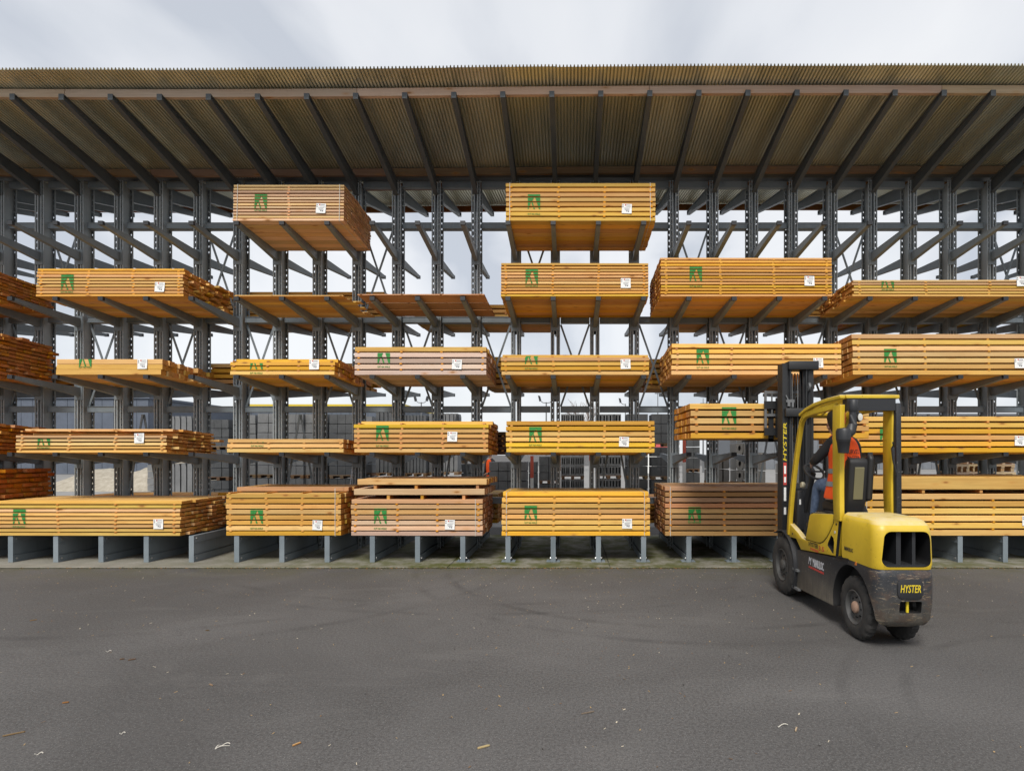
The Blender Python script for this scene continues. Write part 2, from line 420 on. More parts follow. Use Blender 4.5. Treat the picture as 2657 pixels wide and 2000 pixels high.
# base
bs = MB(); ZB = .425
def base_half():
    for ya, yb in ((Y_TIP + .008, Y_COL - .02), (Y_BACK + .02, 2 * Y_MID - Y_TIP - .008)):
        bs.box(-.012, .012, ya, yb, .03, ZB - .004)
        for za, zb in ((ZB - .105, ZB), (.022, .125)):
            bs.box(-.030, .030, ya, yb, za, zb)
            bs.box(-.036, .036, ya, yb, (za if za > .2 else zb - .012), (za + .012 if za > .2 else zb))
    for yp in (Y_TIP, 2 * Y_MID - Y_TIP - .008): bs.box(-.0375, .0375, yp, yp + .008, .022, ZB + .003)
base_half()
base_mesh = bs.mesh('base', M['steel'])
bo = MB()
for s_ in (-1, 1):
    for z in (ZB - .045, .075):
        bo.lathe([(0, .0), (0, .016), (s_ * .012, .016), (s_ * .014, .010), (s_ * .014, 0)], (s_ * .0365, Y_TIP + .06, z), 'x', 6)
bolt_mesh = bo.mesh('bolt', M['bolt'])
fpl = MB(); fpl.box(-.105, .105, Y_TIP + .02, Y_TIP + .17, .021, .031)
fpl.lathe([(0, 0), (0, .012), (.022, .012), (.022, 0)], (-.075, Y_TIP + .07, .03), 'z', 6); fpl.lathe([(0, 0), (0, .012), (.022, .012), (.022, 0)], (.075, Y_TIP + .07, .03), 'z', 6)
foot_mesh = fpl.mesh('foot_plate', M['steel'])
for k in KS:
    x = XK(k)
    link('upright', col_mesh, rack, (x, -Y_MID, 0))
    b_ = link('base', base_mesh, rack, (x, -Y_MID, 0))
    link('bolts', bolt_mesh, b_)['kind'] = 'stuff'
    if -2 <= k <= 6: link('foot_plate', foot_mesh, b_)
    for z in TIERS:
        rj = random.Random(int(k * 31 + z * 100))
        a_ = link('arm', arm_f, rack, (x, Y_TIP - Y_MID, z)); a_.rotation_euler = (R(rj.uniform(-.25, .15)), 0, R(rj.uniform(-.25, .25))); link('arm_cap', cap_mesh, a_)
        a_ = link('arm', arm_b, rack, (x, Y_MID - Y_TIP, z - .01)); link('arm_cap', capb_mesh, a_)
# ties between the uprights
tie_mb = MB(); tie_mb.box(.092, S - .092, Y_MID - .055, Y_MID + .055, -.045, .045); tie_mb.box(.092, S - .092, Y_MID - .070, Y_MID + .070, .045, .052); tie_mb.box(.092, S - .092, Y_MID - .070, Y_MID + .070, -.052, -.045)
tie_mesh = tie_mb.mesh('tie', M['steel'])
for k in KS[:-1]:
    for z in (5.70, 4.045, 2.470, .86): link('tie', tie_mesh, rack, (XK(k), -Y_MID, z))
def brace_mesh(h, half):
    mb = MB(); a, b = .095, S - .095; ym = Y_MID - .02
    mb.bar((a, ym, -h if half != 1 else -h), (b, ym, 0) if half == 0 else (S / 2, ym, 0), .012, .034)
    mb.bar((b, ym + .03, -h), (a, ym + .03, 0) if half == 0 else (S / 2, ym + .03, 0), .012, .034)
    return mb.mesh('brace', M['steel'])
br_top, br_mid, br_low = brace_mesh(1.50, 0), brace_mesh(1.45, 0), brace_mesh(1.46, 1)
for k in KS[:-1]:
    if (k + 9) % 4 == 0: link('brace', br_top, rack, (XK(k), -Y_MID, 5.62))
    if k % 2 == 0: link('brace', br_mid, rack, (XK(k), -Y_MID, 3.97))
    if (k + 11) % 4 == 0: link('brace', br_low, rack, (XK(k), -Y_MID, 2.38))

# ------------------------------------------------------------------ the canopy
roof = empty('canopy_roof', (0, Y_MID, 6.4), 'corrugated metal butterfly canopy on dark steel rafters above the timber rack', 'roof')
SL = .180
def ZS(y): return 6.93 + SL * (abs(y - Y_MID) - (Y_MID - 8.28))     # underside of the sheets
def sag(x): return .016 * math.sin(x * .42 + .8) + .012 * math.sin(x * .19 - 1.0) + .0028 * (x)
def rafter_mesh(sgn):
    mb = MB(); hw = .036
    y0, y1 = Y_MID - sgn * (Y_MID - 8.20), Y_MID - sgn * .125
    t0 = ZS(8.20) - .128; t1 = ZS(Y_MID - .125) - .128
    b0, b1 = t0 - .075, t1 - .235
    ym = y0 + (y1 - y0) * .5
    mb.prism([(y0, t0), (y0, b0), (y1, b1), (y1, t1)], 'x', -.010, .010)
    for (za, zb) in ((0, 0),):
        mb.prism([(y0, t0 + .004), (y0, t0 - .008), (y1, t1 - .008), (y1, t1 + .004)], 'x', -hw, hw)
        mb.prism([(y0, b0 + .010), (y0, b0 - .002), (y1, b1 - .002), (y1, b1 + .010)], 'x', -hw, hw)
    a, b = sorted((y0 - sgn * .008, y0)); mb.box(-hw, hw, a, b, b0 - .004, t0 + .006)
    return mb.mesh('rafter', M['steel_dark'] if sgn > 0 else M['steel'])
rf, rb_ = rafter_mesh(1), rafter_mesh(-1)
for k in KS:
    link('rafter', rf, roof, (XK(k), -Y_MID, -6.4 + sag(XK(k)))); link('rafter', rb_, roof, (XK(k), -Y_MID, -6.4 + sag(XK(k))))
# timber purlins, each in lengths that meet over a rafter
wcol = {'purlin': (.40, .22, .095, 1)}
pl = MB()
def purlin(y, h, col, w=.06):
    z1 = ZS(y) - .008
    step = 6; ks = KS[::step] + [KS[-1]]
    for a, b in zip(ks[:-1], ks[1:]):
        xa, xb = XK(a) + .003 - (.35 if a == ks[0] else 0), XK(b) - .003 + (.35 if b == ks[-1] else 0)
        mb = MB(); n = 12
        for i in range(n + 1):
            x = xa + (xb - xa) * i / n; s_ = sag(x)
            mb.v += [(x, y - w / 2, z1 - h + s_), (x, y + w / 2, z1 - h + s_), (x, y + w / 2, z1 + s_), (x, y - w / 2, z1 + s_)]
        for i in range(n):
            o = i * 4; mb.f += [(o + j, o + (j + 1) % 4, o + 4 + (j + 1) % 4, o + 4 + j) for j in range(4)]; mb.m += [0] * 4
        mb.f += [(3, 2, 1, 0), tuple(n * 4 + j for j in range(4))]; mb.m += [0, 0]
        o = mb.build('purlin', M['wood'], roof, None, (0, -Y_MID, -6.4)); o.color = col
purlin(8.28, .112, (.62, .46, .33, 1)); purlin(9.98, .112, (.27, .18, .12, 1))
purlin(2 * Y_MID - 8.28, .112, (.30, .13, .05, 1)); purlin(2 * Y_MID - 9.98, .112, (.34, .17, .07, 1))
# steel head beam between the column heads
hb = MB(); hb.box(.085, S - .085, Y_MID - .04, Y_MID + .04, 6.375, 6.49); hbm = hb.mesh('head_beam', M['steel'])
for k in KS[:-1]: link('head_beam', hbm, roof, (XK(k), -Y_MID, -6.4))
gt = MB(); gt.prism([(Y_MID - .16, 6.60), (Y_MID - .16, 6.575), (Y_MID - .06, 6.545), (Y_MID + .06, 6.545), (Y_MID + .16, 6.575), (Y_MID + .16, 6.60), (Y_MID + .06, 6.553), (Y_MID - .06, 6.553)], 'x', XK(KS[0]) - .45, XK(KS[-1]) + .45)
gt.build('valley_gutter', M['steel_dark'], roof, None, (0, -Y_MID, -6.4))
# corrugated sheets, laid side by side
PW = .0500; NPAN = 15; WAVES = 29
xs0 = XK(KS[0]) - .45
for side in (1, -1):
    for p in range(NPAN):
        mb = MB(); per = 8; n = WAVES * per
        ys = [Y_MID - side * d for d in (2.31, 1.97, 1.1, .045)]
        rs = random.Random(p * 3 + side); lift = p % 2 * .003; tilt = rs.uniform(-.004, .004)
        for i in range(n + 9):
            x = xs0 + p * WAVES * PW + (i / per) * PW
            w = (0, 0, 0, 0, 0, .030, .034, .030)[i % per] - .004
            for y in ys: mb.v.append((x, y, ZS(y) + .006 + w + sag(x) + lift + (tilt if y == ys[0] else 0)))
        for i in range(n + 8):
            for j in range(3): mb.f.append((i * 4 + j, i * 4 + j + 1, i * 4 + j + 5, i * 4 + j + 4)); mb.m.append(0)
        mb.build('roof_sheet', M['roof'], roof, 60, (0, -Y_MID, -6.4))
# ------------------------------------------------------------------ timber bundles
bm_ = MB(); cy, cz = .030, .075
prof = [(-.5 + cy, -.5), (.5 - cy, -.5), (.5, -.5 + cz), (.5, .5 - cz), (.5 - cy, .5), (-.5 + cy, .5), (-.5, .5 - cz), (-.5, -.5 + cz)]
bm_.prism(prof, 'x', -.5, .5); board_mesh = bm_.mesh('board', M['wood'])
LOGO = [[(0, 1), (0, .52), (.27, .52), (.35, .57), (.56, .88), (.56, 1)], [(0, .52), (0, 0), (.08, .05), (.27, .52)],
        [(.27, .52), (.46, .03), (.58, .02), (.35, .57)], [(.56, 1), (.56, .88), (.88, .03), (1, 0), (1, 1)]]
def clip(poly, lo, hi):
    for lim, sg in ((lo, 1), (hi, -1)):
        out = []
        for i in range(len(poly)):
            a, b = poly[i], poly[(i + 1) % len(poly)]; ia, ib = sg * (a[1] - lim) >= 0, sg * (b[1] - lim) >= 0
            if ia: out.append(a)
            if ia != ib:
                t = (lim - a[1]) / (b[1] - a[1]); out.append((a[0] + (b[0] - a[0]) * t, lim))
        poly = out
        if len(poly) < 3: return []
    return poly
YEL, GOLD, ORA, PINK, BRN, PALE = (.70, .40, .095), (.73, .425, .098), (.60, .29, .060), (.66, .45, .30), (.40, .225, .10), (.74, .47, .16)
pr = MB()
for (u, v, w, h) in ((.05, .80, .10, .10), (.05, .62, .10, .10), (.45, .84, .42, .05), (.40, .70, .5, .03), (.25, .55, .6, .03), (.25, .45, .5, .03), (.3, .34, .55, .04), (.45, .2, .12, .10), (.62, .16, .2, .12)):
    pr.box(u, u + w, -.0030, -.0022, v, v + h)
pr2 = MB(); pr2.box(.30, .42, -.0030, -.0022, .80, .94)
print_mesh = pr.mesh('print', M['ink']); stamp_mesh = pr2.mesh('stamp', M['redink'])
lab = MB()                                   # a sheet stapled on, corners slightly curled
for i in range(5):
    for j in range(5): lab.v.append((i / 4, -.0005 - .010 * (max(0, i / 4 - .7) * max(0, .5 - j / 4)) * 6, j / 4))
for i in range(4):
    for j in range(4): lab.f.append((i * 5 + j, i * 5 + j + 1, i * 5 + j + 6, i * 5 + j + 5)); lab.m.append(0)
nv = len(lab.v); lab.v += [(a, b - .0015, c_) for a, b, c_ in lab.v]; lab.f += [tuple(q + nv for q in reversed(f)) for f in lab.f]; lab.m += [0] * 16
label_mesh = lab.mesh('label_sheet', M['white'], None, True)

def bundle(label, X0, X1, Yf, Z0, Z1, n, color, depth=1.20, nb=8, fill=.80, tilt=2.3, rag=.012, rag_r=None, logo=None, sheet=None, straps=(), laths=(.03, .35, .66, .97), top=None, skip=None, group='timber bundles on the rack', caption=True, mixc=None, seed=0, wig=0.0):
    rnd = random.Random(hash((round(X0, 2), round(Z0, 2), seed)) & 0xffff)
    L = X1 - X0; pitch = (Z1 - Z0) / n; t = pitch * (fill - .06 if fill < .9 else fill)
    if top: pitch = (Z1 - Z0) / n
    root = empty('timber_bundle', ((X0 + X1) / 2, Yf, Z0), label, 'timber bundle', group)
    root.rotation_euler = (R(-tilt), 0, 0)
    w = depth / nb
    front_y = {}
    for i in range(n):
        js = range(nb)
        if top and i >= n - len(top): js = range(*top[i - (n - len(top))])
        sh = rnd.uniform(-wig, wig)
        for j in js:
            rr = rag_r if rag_r is not None else rag
            dl, dr = rnd.uniform(-rag, rag * .4), abs(rnd.gauss(0, rr)) - rr * .4
            if j == 0: dr *= .25
            dy = rnd.uniform(-.004, .004) if j == 0 else 0
            o = bpy.data.objects.new('board', board_mesh); C.objects.link(o); o.parent = root
            o.location = (sh + (dl + dr) / 2, (j + .5) * w + dy, i * pitch + t / 2 + rnd.uniform(-.0015, .0015))
            o.scale = (L + dr - dl, w * .955, t); o.rotation_euler = (0, R(rnd.gauss(0, .05)), R(rnd.gauss(0, .04)))
            c_ = color if not (mixc and rnd.random() < mixc[1]) else mixc[0]
            if isinstance(c_[0], tuple): c_ = c_[min(i * len(c_) // n, len(c_) - 1)]
            o.color = (*c_, 1)
            if j == js[0]: front_y[i] = j * w + dy + .0175 * w - .003
    if fill < .95 and laths:
        lm = MB()
        for i in range(n - 1):
            for f in laths:
                x = -L / 2 + L * f + rnd.uniform(-.012, .012); e_ = rnd.uniform(-.012, .006)
                lm.box(x - .017, x + .017, e_, depth - .01, i * pitch + t - .001, (i + 1) * pitch + .001)
        lo = lm.build('spacer_laths', M['wood'], root); lo['kind'] = 'stuff'; lo.color = (.62, .27, .035, 1)
    if logo:
        lx, lz, vmax = logo[0] - (X0 + X1) / 2, logo[1] - Z0, (logo[2] if len(logo) > 2 else 1.0)
        lw, lh = .192, .236; mb = MB()
        for i in range(n):
            if i not in front_y: continue
            za, zb = i * pitch + t * .01, i * pitch + t * .99
            for poly in LOGO:
                pts = clip([(lx + u * lw, lz + v * lh) for u, v in poly], za, min(zb, lz + vmax * lh))
                if len(pts) >= 3: mb.add([(a, front_y[i] - .0016, b) for a, b in pts], [tuple(range(len(pts)))])
        if mb.f: mb.build('stencil', M['green'], root)
        if caption:
            zc = lz - .055; i = max(0, min(n - 1, round((zc + .016 - t / 2) / pitch))); zc = i * pitch + t * .5 - .014
            if zc > 0: text_obj('SUT NA HOLZ', 'caption', M['green'], root, (lx, front_y.get(i, 0) - .0016, zc), (1, 0, 0), (0, 0, 1), lw, .026)
    if sheet:
        s_ = link('label_sheet', label_mesh, root, (sheet[0] - (X0 + X1) / 2, -.006, sheet[1] - Z0)); s_.scale = (.150, 1, .150)
        s_.rotation_euler = (0, R(rnd.uniform(-2, 3)), 0)
        link('print', print_mesh, s_); link('stamp', stamp_mesh, s_)
    for sx_ in straps:
        x = sx_ - (X0 + X1) / 2; ht = (n - 1) * pitch + t; mb = MB()
        mb.box(x - .004, x + .004, -.0075, -.0055, -.003, ht + .004); mb.box(x - .004, x + .004, -.0055, depth + .004, ht + .002, ht + .004)
        mb.box(x - .004, x + .004, depth + .002, depth + .004, -.003, ht + .002); mb.box(x - .004, x + .004, -.0055, depth + .002, -.005, -.003)
        mb.build('strap', M['strap'], root)
    return root
YF = 8.872
def fx(x): return PX(x, YF)
def fz(y): return PZ(y, YF)
T5, T4, T3, T2, T1 = 5.257, 4.098, 2.897, 1.707, .431
B = bundle
# top row
B('pale pinkish bundle of twelve layers, leftmost of the two on the top arms', fx(503), fx(742), YF, T5, fz(395), 12, (.75, .50, .27), logo=(fx(549), fz(452)), sheet=(fx(682), fz(460)), straps=(fx(512), fx(733)), caption=True, fill=.72, rag=.006, laths=(.5,))
B('golden bundle of eight layers on the top arms under the canopy centre', fx(1093), fx(1416), YF, T5, fz(391), 8, GOLD, logo=(fx(1140), fz(452)), sheet=(fx(1343), fz(461)), straps=(fx(1101), fx(1405)), rag=.006)
# fourth row
B('end of a bundle cut off by the left picture edge on the fourth arms', -11.3, -9.02, YF, T4, 4.58, 9, ORA, rag_r=.03, nb=9)
B('yellow bundle with ragged right end on the fourth arms, left of the picture', fx(78), fx(394), YF, T4, fz(577), 9, YEL, logo=(fx(131), fz(626)), sheet=(fx(334), fz(630)), rag_r=.06, fill=.76, nb=9)
B('two thin layers of yellow boards below the pale top bundle', fx(507), fx(741), YF, T4, fz(637), 2, PALE, rag_r=.09, fill=.88)
B('two thin layers of brown wide boards, lone on its arms', fx(772), fx(1046), YF, T4 + .02, fz(634), 2, (.50, .28, .15), nb=3, rag=.004, fill=.84)
B('yellow bundle of eleven thin layers below the golden top bundle', fx(1082), fx(1401), YF, T4, fz(565), 11, YEL, logo=(fx(1135), fz(613)), sheet=(fx(1341), fz(622)), fill=.74, rag=.006)
B('yellow bundle of thirteen layers, tallest on the fourth arms', fx(1428), fx(1798), YF, T4, fz(553), 13, YEL, logo=(fx(1490), fz(609)), sheet=(fx(1738), fz(617)), fill=.72, rag=.010, nb=9)
B('low yellow bundle of six layers, fourth arms far right', fx(1845), fx(2290), YF, T4, fz(602), 6, PALE, logo=(fx(1905), fz(622), .45), sheet=(fx(2197), fz(618)), fill=.74, rag=.03, nb=9)
# third row
B('dark orange bundle end cut off by the left picture edge, third arms', -11.3, -9.02, YF, T3, 3.62, 12, ORA, rag_r=.05, nb=9, fill=.76)
B('low yellow bundle of three tight layers, leftmost whole one on the third arms', fx(122), fx(347), YF, T3, fz(775), 3, PALE, logo=(fx(170), fz(792), .60), sheet=(fx(297), fz(797)), fill=.955, laths=None, rag_r=.06, depth=1.24, nb=10)
B('yellow bundle of four layers with set-back top, third arms', fx(498), fx(722), YF, T3, fz(769), 4, GOLD, logo=(fx(540), fz(798), .42), sheet=(fx(668), fz(798)), fill=.84, top=[(1, 8)], rag_r=.03)
B('pinkish white bundle with a yellow top layer, third arms', fx(766), fx(1050), YF, T3, fz(746), 5, ((.60, .47, .38), (.62, .49, .40), (.60, .47, .37), (.62, .48, .38), GOLD), logo=(fx(815), fz(786), .72), sheet=(fx(976), fz(797)), fill=.84, rag=.006)
B('yellow bundle of five layers right of the pinkish white one, third arms', fx(1083), fx(1402), YF, T3, fz(759), 5, GOLD, logo=(fx(1134), fz(787), .68), sheet=(fx(1341), fz(797)), fill=.82, top=[(1, 8)])
B('yellow bundle of six layers above the forklift mast, third arms', fx(1452), fx(1818), YF, T3, fz(739), 6, PALE, logo=(fx(1505), fz(786)), sheet=(fx(1757), fz(794)), fill=.80)
B('yellow bundle of seven layers, third arms far right', fx(1843), fx(2290), YF, T3, fz(717), 7, PALE, logo=(fx(1911), fz(786)), sheet=(fx(2192), fz(795)), fill=.80, top=[(0, 8)])
# second row
B('end of a bundle cut off by the left picture edge on the second arms', -11.3, -9.0, YF, T2, 2.18, 8, ORA, rag_r=.06, nb=9)
B('yellow bundle of seven thin ragged layers, leftmost whole one on the second arms', fx(36), fx(358), YF, T2, fz(922), 7, PALE, logo=(fx(80), fz(964), .55), sheet=(fx(290), fz(957)), fill=.72, rag_r=.06, rag=.03, nb=9, top=[(2, 9), (1, 9)], wig=.01)
B('low yellow bundle of three layers on the second arms', fx(492), fx(742), YF, T2, fz(946), 3, PALE, logo=(fx(542), fz(956), .05), fill=.84, rag_r=.03, wig=.01)
B('golden bundle of seven layers on the second arms, third from the left', fx(765), fx(1054), YF, T2, fz(903), 7, GOLD, logo=(fx(812), fz(952)), sheet=(fx(966), fz(953)), fill=.80, top=[(2, 8)])
B('golden bundle of six layers on the second arms at the picture centre', fx(1094), fx(1414), YF, T2, fz(906), 6, GOLD, logo=(fx(1143), fz(955)), sheet=(fx(1337), fz(964)), fill=.80)
B('golden bundle of six layers on the second arms behind the forklift cab', fx(1842), fx(2290), YF, T2, fz(896), 6, GOLD, logo=(fx(1902), fz(955)), sheet=(fx(2192), fz(962)), fill=.80)
# ground row
B('tall dark orange bundle end by the left picture edge, ground row', -11.3, -9.02, YF, T1, 1.46, 13, (.50, .20, .035), tilt=0, rag_r=.06, nb=9, fill=.74)
B('long yellow bundle of nine layers with ragged right end, ground row far left', -8.86, fx(388), YF, T1, fz(1080), 9, PALE, tilt=0, logo=(fx(28), fz(1133)), sheet=(fx(332), fz(1142)), rag_r=.055, fill=.76, nb=9)
B('golden bundle with older boards on top, ground row second from left', fx(489), fx(736), YF, T1, fz(1052), 9, (GOLD, GOLD, GOLD, GOLD, GOLD, GOLD, GOLD, (.62, .36, .11), (.55, .31, .10)), tilt=0, logo=(fx(541), fz(1131)), sheet=(fx(675), fz(1144)), straps=(fx(724),), fill=.84, top=[(2, 8)], rag_r=.02)
b3 = B('pinkish brown bundle with two loose layers propped on top, ground row', fx(759), fx(1042), YF, T1, fz(1076), 7, (PINK, (.60, .34, .17), (.62, .38, .22)), tilt=0, logo=(fx(808), fz(1131)), sheet=(fx(961), fz(1143)), straps=(fx(1027),), fill=.84, rag_r=.02)
B('bright golden bundle of eight layers, ground row at the picture centre', fx(1084), fx(1404), YF, T1, fz(1061), 8, GOLD, tilt=0, logo=(fx(1133), fz(1125)), sheet=(fx(1344), fz(1141)), straps=(fx(1094), fx(1392)), fill=.82, top=[(1, 8)], rag=.008)
B('weathered brown bundle beside the forklift front wheel, ground row', fx(1438), fx(1800), YF, T1, fz(1048), 9, (BRN, (.50, .29, .15), (.42, .25, .12)), tilt=0, logo=(fx(1487), fz(1128)), straps=(fx(1448),), fill=.82)
b6 = B('bright yellow bundle of six layers behind the counterweight, ground row far right', fx(1868), fx(2290), YF, T1, fz(1063), 6, (GOLD, GOLD, PALE, YEL), tilt=0, logo=(fx(1912), fz(1130)), sheet=(fx(2208), fz(1135)), straps=(fx(1872),), fill=.82)
def loose(parentname, label, X0, X1, Za, Zb, color, nb=8, sp=(.1, .5, .9), Zs=None, rot=0):
    """a single propped layer with its own bearers"""
    r_ = B(label, X0, X1, YF + .01, Za, Zb, 1, color, tilt=0, fill=1.0, laths=None, rag_r=.02, group='loose layers propped on bundles', nb=nb)
    r_.rotation_euler = (0, R(rot), 0)
    L = X1 - X0
    for f in sp:
        mb = MB(); mb.box(-L / 2 + L * f - .022, -L / 2 + L * f + .022, .02, 1.12, Zs - Za, .002)
        o = mb.build('bearer', M['wood'], r_); o.color = (.55, .27, .06, 1)
    return r_
t3 = fz(1076) - .018
loose('', 'lower loose layer of pinkish boards propped on the ground row bundle', fx(764), fx(1046), fz(1069), fz(1056), PINK, Zs=t3, sp=(.26, .52, .84))
loose('', 'upper loose layer of yellow boards, topmost on the pinkish ground bundle', fx(773), fx(1050), fz(1047), fz(1035), (.64, .38, .13), Zs=fz(1056), sp=(.13, .45, .93))
t6 = fz(1063) - .014
loose('', 'loose double layer of boards on the far right ground row bundle', fx(1872), fx(2290), fz(1057), fz(1030), (.62, .36, .10), Zs=t6, sp=(.3, .6, .9))
# back side of the rack
YR = 10.47
def rx(x): return PX(x, YR)
RB = dict(nb=5, group='timber bundles on the far side of the rack', rag_r=.04, depth=1.12, tilt=-2.3)
B('yellow bundle on the far side seen over the thin boards, fourth arms', rx(480), rx(832), YR, T4 - .04, 4.63, 7, YEL, **RB)
B('low yellow bundle on the far side behind the lone brown boards', rx(896), rx(1196), YR, T4 - .04, 4.40, 4, YEL, **RB)
B('yellow bundle on the far side behind the tallest fourth row bundle', rx(1470), rx(1818), YR, T4 - .04, 4.44, 5, YEL, **RB)
B('yellow bundle on the far side, fourth arms far right', rx(1846), rx(2170), YR, T4 - .04, 4.40, 4, ORA, **RB)
B('orange bundle on the far side, third arms far left', rx(110), rx(300), YR, T3 - .04, 3.28, 5, ORA, **RB)
B('yellow bundle on the far side between the left bays, third arms', rx(452), rx(770), YR, T3 - .04, 3.34, 5, YEL, **RB)
B('yellow bundle on the far side behind the centre bundle, third arms', rx(1052), rx(1362), YR, T3 - .04, 3.46, 6, YEL, **RB)
B('yellow bundle on the far side with its left end showing, third arms', rx(1396), rx(1760), YR, T3 - .04, 3.42, 6, YEL, **RB)
B('dark brown bundle on the far side beside the centre, second arms', rx(1056), rx(1102), YR, T2 - .04, 2.10, 5, (.10, .055, .03), **RB)
RB['tilt'] = 0
B('low brown boards on the far side, ground row left', rx(165), rx(455), YR, T1, .94, 6, ORA, **RB)
B('yellow boards on the far side seen beside the pinkish ground bundle', rx(960), rx(1075), YR, T1, .98, 6, GOLD, **RB)
B('dark orange boards on the far side left of the weathered bundle', rx(1392), rx(1760), YR, T1, .90, 6, ORA, **RB)
B('orange boards on the far side, ground row between the left bundles', rx(470), rx(620), YR, T1, 1.0, 6, ORA, **RB)
# ------------------------------------------------------------------ forklift
def m_paint():
    m = mat('yellow_truck_paint', rough=.42); k = NB(m); p = k.pos()
    n = k.noise(p, 3.2, 5, .6); c = k.ramp(n, (.3, (.54, .365, .020)), (.7, (.68, .475, .034)))
    sz = k.n('ShaderNodeSeparateXYZ'); k.l(k.nrm(), sz.inputs[0])
    dust = k.math('MULTIPLY', k.ramp(sz.outputs['Z'], (.35, 0.0), (.9, 1.0)), k.ramp(k.noise(p, 6, 6, .7), (.30, .25), (.62, .85)))
    c = k.mix(dust, c, (.60, .52, .34))
    c = k.mix(k.ramp(k.noise(k.vmul(p, (9, 9, 16)), 1.0, 6, .75), (.60, 0.0), (.68, .6)), c, (.33, .22, .03))
    c = k.mix(k.ramp(k.noise(p, 28, 3, .6), (.70, 0.0), (.74, .8)), c, (.09, .06, .02))
    k.col(c); k.l(k.ramp(n, (.3, .34), (.7, .52)), k.b.inputs['Roughness']); return m
def m_scraped():
    m = mat('scraped_black_paint', rough=.55); k = NB(m); p = k.pos()
    sp = k.n('ShaderNodeSeparateXYZ'); k.l(p, sp.inputs[0])
    a = k.noise(k.vmul(p, (9, 9, 38)), 1.0, 8, .78, .5); b = k.noise(k.vmul(p, (16, 16, 5)), 1.0, 5, .7)
    low = k.ramp(sp.outputs['Z'], (.15, 1.0), (.42, .25), (.62, 0.0))
    c = k.mix(k.math('MULTIPLY', low, k.ramp(b, (.3, .35), (.65, .95))), (.020, .022, .027), (.20, .175, .135))
    rear = k.ramp(k.math('SUBTRACT', 5.02, sp.outputs['Y']), (0.0, 0.0), (.07, 1.0))
    rust = k.noise(k.vmul(p, (5, 5, 6)), 1.0, 5, .65, .4)
    c = k.mix(k.math('MULTIPLY', rear, k.ramp(rust, (.52, 0.0), (.58, .55))), c, (.085, .055, .040))
    c = k.mix(k.math('MULTIPLY', rear, k.ramp(a, (.575, 0.0), (.61, .9))), c, (.24, .19, .135))
    c = k.mix(k.math('MULTIPLY', rear, k.ramp(k.noise(k.vmul(p, (5, 5, 40)), 1.0, 8, .85), (.612, 0.0), (.64, 1.0))), c, (.50, .36, .16))
    c = k.mix(k.ramp(k.noise(p, 60, 4, .7), (.62, 0.0), (.68, .5)), c, (.28, .27, .25))
    k.col(c); return m
M['ty'] = m_paint(); M['tb'] = m_scraped()
M['mast'] = mat('mast_black', (.016, .017, .019), .5)
M['greymetal'] = mat('worn_grey_metal', (.16, .165, .17), .5, .3)
M['hub'] = mat('rusty_hub', (.34, .22, .16), .6)
M['dark'] = mat('deep_black', (.006, .006, .007), .7)
M['seat'] = mat('seat_vinyl', (.018, .018, .020), .55)
M['gold'] = mat('yellow_lettering', (.66, .50, .02), .5)
M['silver'] = mat('silver_lettering', (.55, .56, .60), .5)
M['lens'] = mat('lamp_lens', (.62, .62, .58), .2)
def m_tyre():
    m = mat('dusty_tyre', rough=.85, spec=.25); k = NB(m); n = k.noise(k.pos(), 9, 5, .7)
    k.col(k.ramp(n, (.3, (.026, .026, .027)), (.7, (.060, .057, .053)))); return m
M['tyre'] = m_tyre()
CX, XL, XR = 2.835, 2.580, 3.090
RL = Vector((CX, 5.95, 0))
truck = empty('forklift', RL, 'yellow and black forklift lifting a timber bundle towards the rack', 'forklift')
def fk(name, mb, m, parent=None, smooth=None):
    if parent is None: return mb.build(name, m, truck, smooth, -RL)
    return mb.build(name, m, parent, smooth)
def plan(xc, hw, yf, yr, rx, ry, z, n=8):
    pts = [(xc - hw, yf, z), (xc + hw, yf, z)]
    for i in range(n + 1):
        q = math.pi / 2 * i / n; pts.append((xc + hw - rx + rx * math.cos(q), yr + ry - ry * math.sin(q), z))
    for i in range(n + 1):
        q = math.pi / 2 * i / n; pts.append((xc - hw + rx - rx * math.sin(q), yr + ry - ry * math.cos(q), z))
    return pts
def loft(mb, secs, mi=0):
    n = len(secs[0]); o = len(mb.v)
    for s_ in secs: mb.v += s_
    for i in range(len(secs) - 1):
        for k in range(n): mb.f.append((o + i * n + k, o + i * n + (k + 1) % n, o + (i + 1) * n + (k + 1) % n, o + (i + 1) * n + k)); mb.m.append(mi)
    mb.f += [tuple(reversed(range(o, o + n))), tuple(range(o + (len(secs) - 1) * n, o + len(secs) * n))]; mb.m += [mi, mi]
def rrect(x0, x1, z0, z1, r, n=5, skew=(0, 0)):
    pts = []
    for (cx_, cz_, a0) in ((x1 - r, z1 - r, 0), (x0 + r, z1 - r, 90), (x0 + r, z0 + r, 180), (x1 - r, z0 + r, 270)):
        for i in range(n + 1):
            q = R(a0 + 90 * i / n); pts.append((cx_ + r * math.cos(q), cz_ + r * math.sin(q)))
    return pts
# hood and upper counterweight
mb = MB()
loft(mb, [plan(CX, hw, 5.49, yr, .07 + .02 * (1 if z > .9 else 0), .10, z) for z, hw, yr in
          ((.714, .252, 4.885), (.76, .256, 4.872), (.95, .255, 4.876), (1.04, .251, 4.886), (1.085, .243, 4.905), (1.118, .228, 4.945), (1.138, .200, 5.01))])
hood = fk('hood', mb, [M['ty'], M['dark']])
op = MB(); pts = rrect(CX - .205, CX + .212, .736, 1.036, .065)
op.prism([(x + (.020 if z > .9 and x < CX else 0), z) for x, z in pts], 'y', 4.6, 5.20, 0)
cut(hood, op, [M['dark']])
